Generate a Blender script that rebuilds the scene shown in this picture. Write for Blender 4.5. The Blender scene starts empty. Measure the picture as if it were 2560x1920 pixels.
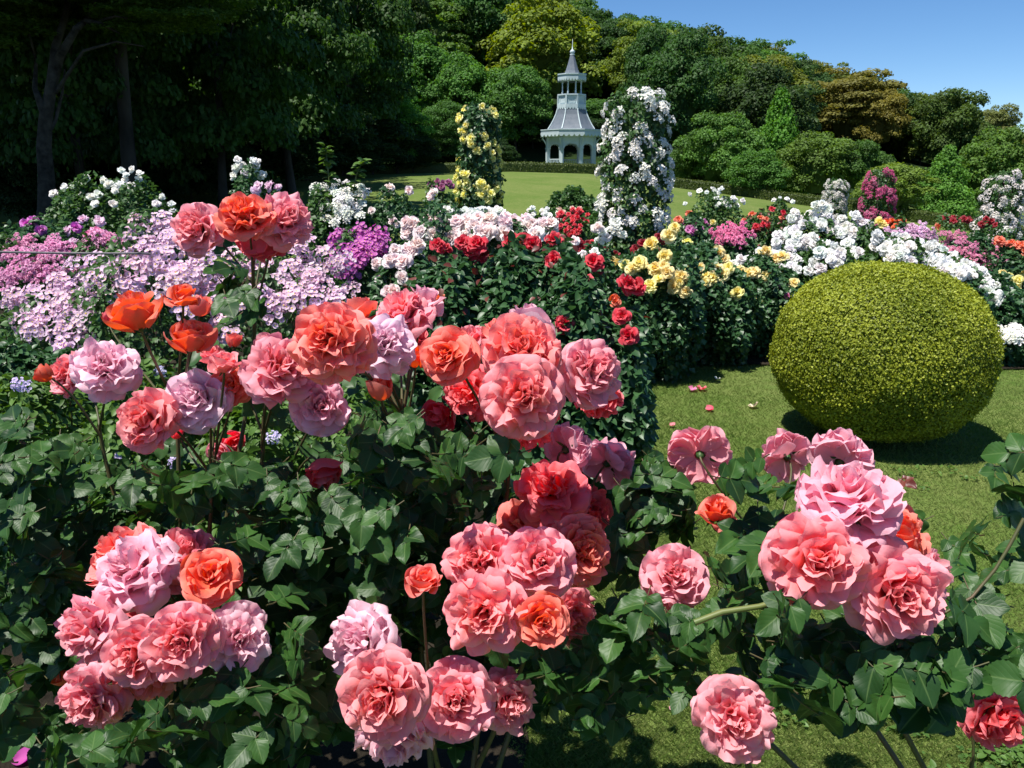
import bpy, math, random
import numpy as np
from mathutils import Vector, Matrix

S = bpy.context.scene
COL = S.collection
rng = np.random.default_rng(7)
random.seed(7)
PI = math.pi

# ------------------------------------------------------------------ camera
PITCH = math.radians(14.9)
CAMH = 1.6
FPX = 1991.0            # focal length in photograph pixels (2560 wide)
K = 2560 / 2212.0       # measuring scale of the layout numbers below
cam = bpy.data.objects.new("camera", bpy.data.cameras.new("camera"))
COL.objects.link(cam)
cam.location = (0, 0, CAMH)
cam.rotation_euler = (math.radians(90) - PITCH, 0, 0)
cam.data.sensor_width = 36
cam.data.lens = 36 * FPX / 2560
cam.data.clip_start = 0.05
cam.data.clip_end = 3000
S.camera = cam

# ------------------------------------------------------------------ sky and sun
SUN_VEC = Vector((-0.30, -0.20, 0.93)).normalized()
world = bpy.data.worlds.new("World")
S.world = world
world.use_nodes = True
wn = world.node_tree
wn.nodes.clear()
sky = wn.nodes.new("ShaderNodeTexSky")
sky.sky_type = 'NISHITA'
sky.sun_disc = False
sky.sun_elevation = math.asin(SUN_VEC.z)
sky.sun_rotation = math.atan2(SUN_VEC.x, SUN_VEC.y)
sky.altitude = 1500
sky.air_density = 0.85
sky.dust_density = 0.0
sky.ozone_density = 4.0
bgn = wn.nodes.new("ShaderNodeBackground")
bgn.inputs['Strength'].default_value = 0.07
won = wn.nodes.new("ShaderNodeOutputWorld")
skh = wn.nodes.new("ShaderNodeHueSaturation")
skh.inputs['Saturation'].default_value = 1.17
skh.inputs['Value'].default_value = 1.14
wn.links.new(sky.outputs[0], skh.inputs['Color'])
wn.links.new(skh.outputs[0], bgn.inputs[0])
wn.links.new(bgn.outputs[0], won.inputs[0])
sl = bpy.data.lights.new("sun", 'SUN')
sl.energy = 4.6
sl.angle = math.radians(0.53)
sl.color = (1.0, 0.955, 0.88)
sun = bpy.data.objects.new("sun", sl)
COL.objects.link(sun)
sun.location = (-10, 0, 30)
sun.rotation_euler = SUN_VEC.to_track_quat('Z', 'Y').to_euler()
S.view_settings.view_transform = 'Standard'
S.view_settings.look = 'None'
S.view_settings.exposure = 0.85
S.view_settings.gamma = 1.0
S.cycles.max_bounces = 8
S.cycles.transparent_max_bounces = 8

# ------------------------------------------------------------------ layout helpers
FWD = np.array([0, math.cos(PITCH), -math.sin(PITCH)])
UPV = np.array([0, math.sin(PITCH), math.cos(PITCH)])
RGT = np.array([1.0, 0, 0])
CAMP = np.array([0, 0, CAMH])


def ray(x, y):
    return FWD + RGT * ((x * K - 1280) / FPX) + UPV * ((960 - y * K) / FPX)


def at(x, y, Y):                 # point at world depth Y seen along a measured direction
    r = ray(x, y)
    return CAMP + r * (Y / r[1])


def atd(x, y, d):                # point at axial distance d
    return CAMP + ray(x, y) * d


def proj(P):
    Q = np.asarray(P) - CAMP
    d = Q @ FWD
    return (1280 + FPX * (Q @ RGT) / d) / K, (960 - FPX * (Q @ UPV) / d) / K, d


def sm(a, b, t):
    t = np.clip((np.asarray(t, float) - a) / (b - a), 0, 1)
    return t * t * (3 - 2 * t)


def lin(r, g, b):
    f = lambda c: c / 12.92 if c <= 0.04045 else ((c + 0.055) / 1.055) ** 2.4
    return (f(r / 255), f(g / 255), f(b / 255))


# ------------------------------------------------------------------ materials
def nodes(name):
    m = bpy.data.materials.new(name)
    m.use_nodes = True
    nt = m.node_tree
    nt.nodes.clear()
    out = nt.nodes.new("ShaderNodeOutputMaterial")
    return m, nt, out


def N(nt, typ, **kw):
    n = nt.nodes.new(typ)
    for k, v in kw.items():
        setattr(n, k, v)
    return n


def L(nt, a, b):
    nt.links.new(a, b)


def mixc(nt, fac, a, b, mode='MIX'):
    n = N(nt, "ShaderNodeMix", data_type='RGBA', blend_type=mode)
    for sock, v in ((n.inputs[0], fac), (n.inputs[6], a), (n.inputs[7], b)):
        if hasattr(v, 'links'):
            L(nt, v, sock)
        elif isinstance(v, (int, float)):
            sock.default_value = v
        else:
            sock.default_value = (*v[:3], 1)
    return n.outputs[2]


def mth(nt, op, a, b=None, c=None):
    n = N(nt, "ShaderNodeMath", operation=op)
    for i, v in enumerate((a, b, c)):
        if v is None:
            continue
        if hasattr(v, 'links'):
            L(nt, v, n.inputs[i])
        else:
            n.inputs[i].default_value = v
    return n.outputs[0]


def noise(nt, scale, detail=4, rough=0.55, coord='Object'):
    tc = N(nt, "ShaderNodeTexCoord")
    n = N(nt, "ShaderNodeTexNoise")
    n.inputs['Scale'].default_value = scale
    n.inputs['Detail'].default_value = detail
    n.inputs['Roughness'].default_value = rough
    L(nt, tc.outputs[coord], n.inputs['Vector'])
    return n


def ramp(nt, fac, stops):
    r = N(nt, "ShaderNodeValToRGB")
    els = r.color_ramp.elements
    while len(els) < len(stops):
        els.new(0.5)
    for e, (p, c) in zip(els, stops):
        e.position = p
        e.color = (*c[:3], 1)
    L(nt, fac, r.inputs[0])
    return r.outputs[0]


def petal_mat(name="petal"):
    """petal tissue: object properties tint_in / tint_out, vertex data: layer, along, random"""
    m, nt, out = nodes(name)
    at_ = N(nt, "ShaderNodeAttribute", attribute_name="pa")
    sep = N(nt, "ShaderNodeSeparateColor")
    L(nt, at_.outputs['Color'], sep.inputs[0])
    ti = N(nt, "ShaderNodeAttribute", attribute_type='OBJECT', attribute_name="tint_in")
    to = N(nt, "ShaderNodeAttribute", attribute_type='OBJECT', attribute_name="tint_out")
    lay, alo, rn = sep.outputs[0], sep.outputs[1], sep.outputs[2]
    f = mth(nt, 'MULTIPLY_ADD', lay, 0.75, mth(nt, 'MULTIPLY', mth(nt, 'POWER', alo, 2.0), 0.45))
    f = mth(nt, 'ADD', f, mth(nt, 'MULTIPLY', mth(nt, 'SUBTRACT', rn, 0.5), 0.25))
    f.node.use_clamp = True
    nz = noise(nt, 9, 3)
    f = mth(nt, 'ADD', f, mth(nt, 'MULTIPLY', mth(nt, 'SUBTRACT', nz.outputs[0], 0.5), 0.35))
    f.node.use_clamp = True
    c = mixc(nt, f, ti.outputs['Color'], to.outputs['Color'])
    rim = mixc(nt, 0.28, to.outputs['Color'], (0.95, 0.86, 0.88))
    c = mixc(nt, mth(nt, 'MULTIPLY', mth(nt, 'POWER', alo, 6.0), 0.5), c, rim)
    # value varies petal by petal
    hv = N(nt, "ShaderNodeHueSaturation")
    L(nt, c, hv.inputs['Color'])
    L(nt, mth(nt, 'MULTIPLY_ADD', rn, 0.20, 0.92), hv.inputs['Value'])
    c = hv.outputs[0]
    p = N(nt, "ShaderNodeBsdfPrincipled")
    p.inputs['Roughness'].default_value = 0.6
    p.inputs['Specular IOR Level'].default_value = 0.22
    L(nt, c, p.inputs['Base Color'])
    tr = N(nt, "ShaderNodeBsdfTranslucent")
    hs = N(nt, "ShaderNodeHueSaturation")
    hs.inputs['Saturation'].default_value = 1.25
    L(nt, c, hs.inputs['Color'])
    L(nt, hs.outputs[0], tr.inputs[0])
    bz = noise(nt, 14, 2)
    b = N(nt, "ShaderNodeBump")
    b.inputs['Strength'].default_value = 0.07
    b.inputs['Distance'].default_value = 0.1
    L(nt, bz.outputs[0], b.inputs['Height'])
    L(nt, b.outputs[0], p.inputs['Normal'])
    mx = N(nt, "ShaderNodeMixShader")
    mx.inputs[0].default_value = 0.43
    L(nt, p.outputs[0], mx.inputs[1])
    L(nt, tr.outputs[0], mx.inputs[2])
    L(nt, mx.outputs[0], out.inputs[0])
    return m


def leaf_mat(name, ca, cb, rough=0.42, spec=0.5, trans=0.2, tcol=None, vein=0.0, objtint=False):
    m, nt, out = nodes(name)
    at_ = N(nt, "ShaderNodeAttribute", attribute_name="pa")
    sep = N(nt, "ShaderNodeSeparateColor")
    L(nt, at_.outputs['Color'], sep.inputs[0])
    c = mixc(nt, sep.outputs[2], ca, cb)
    if objtint:
        to = N(nt, "ShaderNodeAttribute", attribute_type='OBJECT', attribute_name="tint")
        c = mixc(nt, 1.0, c, to.outputs['Color'], 'MULTIPLY')
    p = N(nt, "ShaderNodeBsdfPrincipled")
    p.inputs['Roughness'].default_value = rough
    p.inputs['Specular IOR Level'].default_value = spec
    if vein > 0:
        au = mth(nt, 'ABSOLUTE', mth(nt, 'SUBTRACT', sep.outputs[0], 0.5))
        ph = mth(nt, 'MULTIPLY_ADD', sep.outputs[1], 36.0, mth(nt, 'MULTIPLY', au, -30.0))
        sv = mth(nt, 'POWER', mth(nt, 'ABSOLUTE', mth(nt, 'SINE', mth(nt, 'MULTIPLY', ph, 0.5))), 0.35)
        mid = mth(nt, 'SMOOTH_MIN', mth(nt, 'MULTIPLY', au, 22.0), 1.0, 0.2)
        h = mth(nt, 'MULTIPLY', sv, mid)
        nz = noise(nt, 60, 3)
        h2 = mth(nt, 'MULTIPLY_ADD', nz.outputs[0], 0.35, h)
        b = N(nt, "ShaderNodeBump")
        b.inputs['Strength'].default_value = vein
        b.inputs['Distance'].default_value = 0.0016
        L(nt, h2, b.inputs['Height'])
        L(nt, b.outputs[0], p.inputs['Normal'])
        c = mixc(nt, mth(nt, 'MULTIPLY', mth(nt, 'SUBTRACT', 1.0, mid), 0.55), c, (0.12, 0.2, 0.06))
    L(nt, c, p.inputs['Base Color'])
    tr = N(nt, "ShaderNodeBsdfTranslucent")
    if tcol is None:
        hs = N(nt, "ShaderNodeHueSaturation")
        hs.inputs['Hue'].default_value = 0.485
        hs.inputs['Saturation'].default_value = 1.15
        hs.inputs['Value'].default_value = 1.7
        L(nt, c, hs.inputs['Color'])
        L(nt, hs.outputs[0], tr.inputs[0])
    else:
        tr.inputs[0].default_value = (*tcol, 1)
    mx = N(nt, "ShaderNodeMixShader")
    mx.inputs[0].default_value = trans
    L(nt, p.outputs[0], mx.inputs[1])
    L(nt, tr.outputs[0], mx.inputs[2])
    L(nt, mx.outputs[0], out.inputs[0])
    return m


def plain_mat(name, ca, cb, scale=8, rough=0.7, spec=0.3, bump=0.0, detail=5, bscale=None, stretch=None):
    m, nt, out = nodes(name)
    nz = noise(nt, scale, detail)
    c = ramp(nt, nz.outputs[0], [(0.32, ca), (0.68, cb)])
    p = N(nt, "ShaderNodeBsdfPrincipled")
    p.inputs['Roughness'].default_value = rough
    p.inputs['Specular IOR Level'].default_value = spec
    L(nt, c, p.inputs['Base Color'])
    if bump:
        bz = noise(nt, bscale or scale * 4, 6, 0.65)
        b = N(nt, "ShaderNodeBump")
        b.inputs['Strength'].default_value = bump
        b.inputs['Distance'].default_value = 0.05
        L(nt, bz.outputs[0], b.inputs['Height'])
        L(nt, b.outputs[0], p.inputs['Normal'])
    L(nt, p.outputs[0], out.inputs[0])
    return m


def lawn_mat():
    m, nt, out = nodes("lawn_turf")
    a = noise(nt, 0.55, 5, 0.6)
    b = noise(nt, 7.0, 6, 0.7)
    c3 = noise(nt, 90.0, 4, 0.7)
    c1 = ramp(nt, a.outputs[0], [(0.35, (0.078, 0.142, 0.020)), (0.65, (0.153, 0.188, 0.053))])
    c2 = ramp(nt, b.outputs[0], [(0.3, (0.054, 0.116, 0.015)), (0.7, (0.175, 0.198, 0.065))])
    c = mixc(nt, 0.5, c1, c2)
    d = ramp(nt, c3.outputs[0], [(0.25, (0.45, 0.45, 0.45)), (0.75, (1.4, 1.4, 1.4))])
    c = mixc(nt, 0.8, c, d, 'MULTIPLY')
    p = N(nt, "ShaderNodeBsdfPrincipled")
    p.inputs['Roughness'].default_value = 0.9
    p.inputs['Specular IOR Level'].default_value = 0.1
    L(nt, c, p.inputs['Base Color'])
    bp = N(nt, "ShaderNodeBump")
    bp.inputs['Strength'].default_value = 0.6
    bp.inputs['Distance'].default_value = 0.02
    L(nt, c3.outputs[0], bp.inputs['Height'])
    L(nt, bp.outputs[0], p.inputs['Normal'])
    L(nt, p.outputs[0], out.inputs[0])
    return m


M_PETAL = petal_mat()
M_LEAF = leaf_mat("rose_leaf", (0.012, 0.042, 0.010), (0.040, 0.108, 0.019), 0.47, 0.34, 0.24, vein=0.16)
M_LEAFMID = leaf_mat("rose_leaf_bluegreen", (0.020, 0.064, 0.022), (0.050, 0.122, 0.040), 0.44, 0.45, 0.22)
M_LEAFLIGHT = leaf_mat("light_leaf", (0.045, 0.105, 0.018), (0.10, 0.19, 0.035), 0.5, 0.35, 0.28)
M_LEAFGREEN = leaf_mat("green_leaf", (0.026, 0.075, 0.018), (0.060, 0.13, 0.032), 0.48, 0.4, 0.25)
M_LEAFRED = leaf_mat("young_red_leaf", (0.09, 0.020, 0.016), (0.16, 0.045, 0.03), 0.42, 0.45, 0.25)
M_BOX = leaf_mat("box_leaf", (0.105, 0.145, 0.008), (0.325, 0.365, 0.034), 0.5, 0.3, 0.22)
M_HEDGE = leaf_mat("hedge_leaf", (0.035, 0.060, 0.010), (0.085, 0.115, 0.018), 0.55, 0.3, 0.2)
M_CROWN = leaf_mat("tree_leaf", (0.62, 0.62, 0.62), (1.40, 1.40, 1.30), 0.55, 0.2, 0.34, objtint=True)
M_STEM = plain_mat("rose_stem", (0.050, 0.065, 0.018), (0.090, 0.060, 0.028), 30, 0.55, 0.4)
M_YSTEM = plain_mat("green_stem", (0.085, 0.13, 0.03), (0.14, 0.15, 0.045), 30, 0.5, 0.4)
M_BARK = plain_mat("tree_bark", (0.020, 0.017, 0.014), (0.075, 0.066, 0.055), 6, 0.9, 0.15, 0.6, 6, 18)
M_SOIL = plain_mat("bed_soil", (0.012, 0.010, 0.007), (0.040, 0.032, 0.022), 5, 0.95, 0.1, 0.8, 7, 30)
M_SAND = plain_mat("sandy_path", (0.33, 0.27, 0.20), (0.50, 0.42, 0.33), 12, 0.95, 0.1, 0.4, 6, 60)
M_HILL = plain_mat("hill_floor", (0.009, 0.020, 0.005), (0.020, 0.038, 0.009), 0.5, 0.95, 0.1, 0.8, 6, 3)
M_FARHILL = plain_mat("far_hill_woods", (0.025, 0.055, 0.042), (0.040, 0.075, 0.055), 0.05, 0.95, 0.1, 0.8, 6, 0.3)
M_LAWN = lawn_mat()
M_BLADE = leaf_mat("grass_blade", (0.068, 0.150, 0.017), (0.212, 0.245, 0.078), 0.6, 0.25, 0.3)
M_PAINT = plain_mat("pale_blue_paint", (0.42, 0.51, 0.54), (0.50, 0.58, 0.60), 3, 0.5, 0.35)
M_ROOF = plain_mat("slate_blue_roof", (0.095, 0.120, 0.150), (0.135, 0.155, 0.185), 4, 0.6, 0.35, 0.15)
M_ROPE = plain_mat("grey_rope", (0.11, 0.10, 0.11), (0.22, 0.20, 0.21), 60, 0.8, 0.2)
M_YELLOWDOT = plain_mat("stamen", (0.55, 0.36, 0.05), (0.75, 0.55, 0.12), 50, 0.8, 0.1)


# ------------------------------------------------------------------ mesh helpers
def mesh(name, V, F, mat, A=None, smooth=True, mats=None, mi=None):
    V = np.ascontiguousarray(V, dtype=np.float32)
    F = np.ascontiguousarray(F, dtype=np.int32)
    me = bpy.data.meshes.new(name)
    nf, k = F.shape
    me.vertices.add(len(V))
    me.vertices.foreach_set("co", V.ravel())
    me.loops.add(nf * k)
    me.loops.foreach_set("vertex_index", F.ravel())
    me.polygons.add(nf)
    me.polygons.foreach_set("loop_start", np.arange(0, nf * k, k, dtype=np.int32))
    me.polygons.foreach_set("loop_total", np.full(nf, k, dtype=np.int32))
    me.polygons.foreach_set("use_smooth", np.full(nf, smooth))
    for mm in (mats or [mat]):
        me.materials.append(mm)
    if mi is not None:
        me.polygons.foreach_set("material_index", np.asarray(mi, dtype=np.int32))
    if A is not None:
        ca = me.color_attributes.new("pa", 'FLOAT_COLOR', 'POINT')
        C4 = np.ones((len(V), 4), dtype=np.float32)
        C4[:, :A.shape[1]] = A
        ca.data.foreach_set("color", C4.ravel())
    me.update(calc_edges=True)
    me.validate()
    return me


def link(name, data, parent=None, loc=None, rot=None, scale=None):
    o = bpy.data.objects.new(name, data)
    COL.objects.link(o)
    if parent is not None:
        o.parent = parent
    if loc is not None:
        o.location = loc
    if rot is not None:
        o.rotation_mode = 'QUATERNION'
        o.rotation_quaternion = rot
    if scale is not None:
        o.scale = scale if hasattr(scale, '__len__') else (scale,) * 3
    return o


def thing(name, label, cat, loc, group=None):
    o = bpy.data.objects.new(name, None)
    COL.objects.link(o)
    o.empty_display_size = 0.1
    o.location = loc
    o["label"] = label
    o["category"] = cat
    if group:
        o["group"] = group
    return o


def tag(o, label, cat, group=None):
    o["label"] = label
    o["category"] = cat
    if group:
        o["group"] = group
    return o


def struct(name, me):
    o = link(name, me)
    o["kind"] = "structure"
    return o


def nrm(a):
    return a / np.maximum(np.linalg.norm(a, axis=-1, keepdims=True), 1e-9)


def basis(d, n):
    """(k,3) long axis and approximate normal -> rotation matrices with columns side, dir, normal"""
    d = nrm(d)
    s = nrm(np.cross(d, n))
    n2 = np.cross(s, d)
    return np.stack([s, d, n2], axis=2)


def scatter(T, F, A, R, P, sc, rn):
    """copies of a template as one big vertex/face/attribute set"""
    k, n = len(P), len(T)
    sc = np.asarray(sc, float)
    if sc.ndim == 1:
        sc = np.repeat(sc[:, None], 3, 1)
    V = np.einsum('kij,knj->kni', R, T[None] * sc[:, None, :]) + P[:, None, :]
    FF = (F[None] + (np.arange(k) * n)[:, None, None]).reshape(-1, F.shape[1])
    AA = np.repeat(A[None], k, 0).copy()
    AA[:, :, 2] = rn[:, None]
    return V.reshape(-1, 3), FF, AA.reshape(-1, 3)


def merge(parts):
    Vs, Fs, As, o = [], [], [], 0
    for p in parts:
        Vs.append(p[0])
        Fs.append(p[1] + o)
        As.append(p[2] if len(p) > 2 and p[2] is not None else np.full((len(p[0]), 3), 0.5))
        o += len(p[0])
    return np.concatenate(Vs), np.concatenate(Fs), np.concatenate(As)


def gridfaces(nu, nv):
    i, j = np.meshgrid(np.arange(nu - 1), np.arange(nv - 1))
    a = (j * nu + i).ravel()
    return np.stack([a, a + 1, a + nu + 1, a + nu], 1)


def leaf_template(nu, nv, width=0.62, fold=0.25, droop=0.25, serr=0.0, wav=0.0):
    """leaflet of length 1 along +Y from the origin"""
    u = np.linspace(-1, 1, nu)
    v = np.linspace(0, 1, nv)
    U, W = np.meshgrid(u, v)
    w = 0.5 * width * np.power(np.clip(np.sin(PI * np.power(W, 0.78)), 0, 1), 0.72) * (1 - 0.12 * W)
    if serr:
        z = np.where(np.arange(nv) % 2 == 0, 1 - serr, 1 + serr)
        w = w * np.where(np.abs(U) > 0.99, z[:, None], 1)
    X = U * w
    Y = W
    Z = fold * np.abs(X) - droop * W * W * 0.6 - 0.25 * fold * X * X + wav * np.sin(W * 9 + U * 2) * np.abs(U) * 0.05
    V = np.stack([X, Y, Z], -1).reshape(-1, 3)
    A = np.stack([(U + 1) / 2, W, W * 0], -1).reshape(-1, 3)
    return V, gridfaces(nu, nv), A


LT_HI = leaf_template(7, 17, 0.84, 0.26, 0.30, 0.04, 0.8)
LT_MID = leaf_template(3, 6, 0.70, 0.35, 0.35)
LT_LO = leaf_template(3, 3, 0.9, 0.35, 0.3)
BL_T = (np.array([[-.5, 0, 0], [.5, 0, 0], [.32, .6, .06], [-.32, .6, .06], [.06, 1, .22], [-.06, 1, .22]]),
        np.array([[0, 1, 2, 3], [3, 2, 4, 5]]), np.array([[0, 0, 0], [1, 0, 0], [1, .6, 0], [0, .6, 0], [1, 1, 0], [0, 1, 0.]]))


def tube(path, rad, seg=7):
    """tube along a polyline with per-point radius; quads"""
    P = np.asarray(path, float)
    r = np.broadcast_to(np.asarray(rad, float), (len(P),))
    t = nrm(np.gradient(P, axis=0))
    ref = np.array([0.31, 0.9, 0.2])
    ref = ref if abs(nrm(P[-1] - P[0]) @ nrm(ref)) < 0.9 else np.array([1.0, 0, 0.1])
    a = nrm(np.cross(t, ref))
    b = np.cross(t, a)
    th = np.linspace(0, 2 * PI, seg, endpoint=False)
    V = P[:, None] + r[:, None, None] * (np.cos(th)[None, :, None] * a[:, None] + np.sin(th)[None, :, None] * b[:, None])
    n = len(P)
    i, j = np.meshgrid(np.arange(seg), np.arange(n - 1))
    i, j = i.ravel(), j.ravel()
    F = np.stack([j * seg + i, j * seg + (i + 1) % seg, (j + 1) * seg + (i + 1) % seg, (j + 1) * seg + i], 1)
    return V.reshape(-1, 3), F, None


def bez(a, b, c, d, n):
    t = np.linspace(0, 1, n)[:, None]
    return (1 - t) ** 3 * a + 3 * (1 - t) ** 2 * t * b + 3 * (1 - t) * t * t * c + t ** 3 * d


def lathe(prof, seg=16, sx=1, sy=1):
    P = np.asarray(prof, float)
    th = np.linspace(0, 2 * PI, seg, endpoint=False)
    V = np.stack([P[:, None, 0] * np.cos(th) * sx, P[:, None, 0] * np.sin(th) * sy,
                  np.repeat(P[:, 1:2], seg, 1)], -1).reshape(-1, 3)
    n = len(P)
    i, j = np.meshgrid(np.arange(seg), np.arange(n - 1))
    i, j = i.ravel(), j.ravel()
    F = np.stack([j * seg + i, j * seg + (i + 1) % seg, (j + 1) * seg + (i + 1) % seg, (j + 1) * seg + i], 1)
    return V, F, None


def box(c, s, rz=0.0):
    x, y, z = [v / 2 for v in s]
    V = np.array([[-x, -y, -z], [x, -y, -z], [x, y, -z], [-x, y, -z], [-x, -y, z], [x, -y, z], [x, y, z], [-x, y, z]])
    ca, sa = math.cos(rz), math.sin(rz)
    V = V @ np.array([[ca, sa, 0], [-sa, ca, 0], [0, 0, 1]]) + np.asarray(c)
    F = np.array([[0, 3, 2, 1], [4, 5, 6, 7], [0, 1, 5, 4], [1, 2, 6, 5], [2, 3, 7, 6], [3, 0, 4, 7]])
    return V, F, None


# ------------------------------------------------------------------ terrain
_nx = np.array([-3, -.65, -.457, -.236, 0, .1, .194, .345, .52, .8, 3])
_gz = np.array([0.9, 1.05, 1.2, 1.45, 1.62, 1.5, .78, .03, -.68, -1.5, -2.0])


def ground(x, y):
    x = np.asarray(x, float)
    y = np.asarray(y, float)
    q = x / np.maximum(y, 1.0)
    base = np.interp(q, _nx, _gz)
    z = base * np.where(base > 0, sm(9, 44, y), sm(6, 30, y))
    z = z - 1.0 * sm(.2, .42, q) * sm(8, 16, y) * (1 - sm(26, 36, y))
    return z


RIDGE = [(-900, -420), (-300, -380), (300, -330), (800, -170), (1100, -30), (1250, 15), (1400, 52), (1550, 84), (1700, 124),
         (1800, 160), (1900, 185), (1990, 222), (2100, 252), (2212, 298), (2450, 380), (2900, 420)]
YR = 112.0
_rx, _rz = [], []
for _x, _y in RIDGE:
    _p = at(_x, _y, YR)
    _rx.append(_p[0] / YR)
    _rz.append(_p[2] - 6.5)


def hill_z(x, y):
    q = np.asarray(x, float) / np.maximum(np.asarray(y, float), 1)
    r = np.interp(q, _rx, _rz)
    t = sm(50, 135, y) * 1.0
    t = np.clip((np.asarray(y, float) - 52) / (YR - 52), 0, 1)
    t = t ** 0.85
    back = sm(YR, YR + 60, y)
    return ground(x, y) * (1 - t) + r * t * (1 - 0.35 * back)


def polar_sheet(q0, q1, nq, ys, zf, off=0.0):
    q = np.linspace(q0, q1, nq)
    ys = np.asarray(ys, float)
    Q, Y = np.meshgrid(q, ys)
    X = Q * np.maximum(Y, 1.0)
    Z = zf(X, Y) + off
    return np.stack([X, Y, Z], -1).reshape(-1, 3), gridfaces(nq, len(ys))


V, F = polar_sheet(-2.5, 2.5, 161, np.concatenate([[-4, -1, 0.5, 1], np.linspace(1.5, 20, 40), np.linspace(21, 54, 40)]), ground)
struct("lawn", mesh("lawn", V, F, M_LAWN))
V, F = polar_sheet(-2.2, 1.6, 140, np.concatenate([np.linspace(52.5, 112, 40), np.linspace(116, 200, 12)]), hill_z)
V[:, 2] += 0.25 * np.sin(V[:, 0] * 0.7) * np.sin(V[:, 1] * 0.5) * sm(53, 60, V[:, 1])
struct("hill", mesh("hill", V, F, M_HILL))
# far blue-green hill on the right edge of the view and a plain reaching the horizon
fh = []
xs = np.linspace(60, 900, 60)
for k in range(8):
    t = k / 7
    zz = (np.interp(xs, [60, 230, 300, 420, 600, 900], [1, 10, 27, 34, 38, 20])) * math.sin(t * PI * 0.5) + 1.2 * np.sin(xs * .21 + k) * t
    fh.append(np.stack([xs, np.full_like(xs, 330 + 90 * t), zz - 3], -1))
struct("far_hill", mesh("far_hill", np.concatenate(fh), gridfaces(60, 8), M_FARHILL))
pl = np.array([[-2500, -300, -4.0], [2500, -300, -4.0], [2500, 2600, -4.0], [-2500, 2600, -4.0]])
struct("plain", mesh("plain", pl, np.array([[0, 1, 2, 3]]), M_HILL))


def patch(name, pts_fn, nx_, ny_, mat, off):
    s, t = np.meshgrid(np.linspace(0, 1, nx_), np.linspace(0, 1, ny_))
    X, Y = pts_fn(s, t)
    Z = ground(X, Y) + off
    V = np.stack([X, Y, Z], -1).reshape(-1, 3)
    return struct(name, mesh(name, V, gridfaces(nx_, ny_), mat))


# soil under the beds: near left bed, and the long bed behind the lawn
patch("flower_bed", lambda s, t: (-7 + s * (6.75 + 0.10 * np.sin(t * 17) + 0.06 * np.sin(t * 41) + 1.3 * t), 0.9 + t * 5.7), 40, 60, M_SOIL, 0.012)
patch("flower_bed_far", lambda s, t: (-14 + s * 30, 6.55 + 0.12 * np.sin(s * 40) + t * 6.5), 90, 24, M_SOIL, 0.016)
patch("path", lambda s, t: (2.2 + s * 14, 7.15 + 0.05 * np.sin(s * 30) + t * 0.95), 60, 6, M_SAND, 0.024)

# ------------------------------------------------------------------ flower meshes


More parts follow.
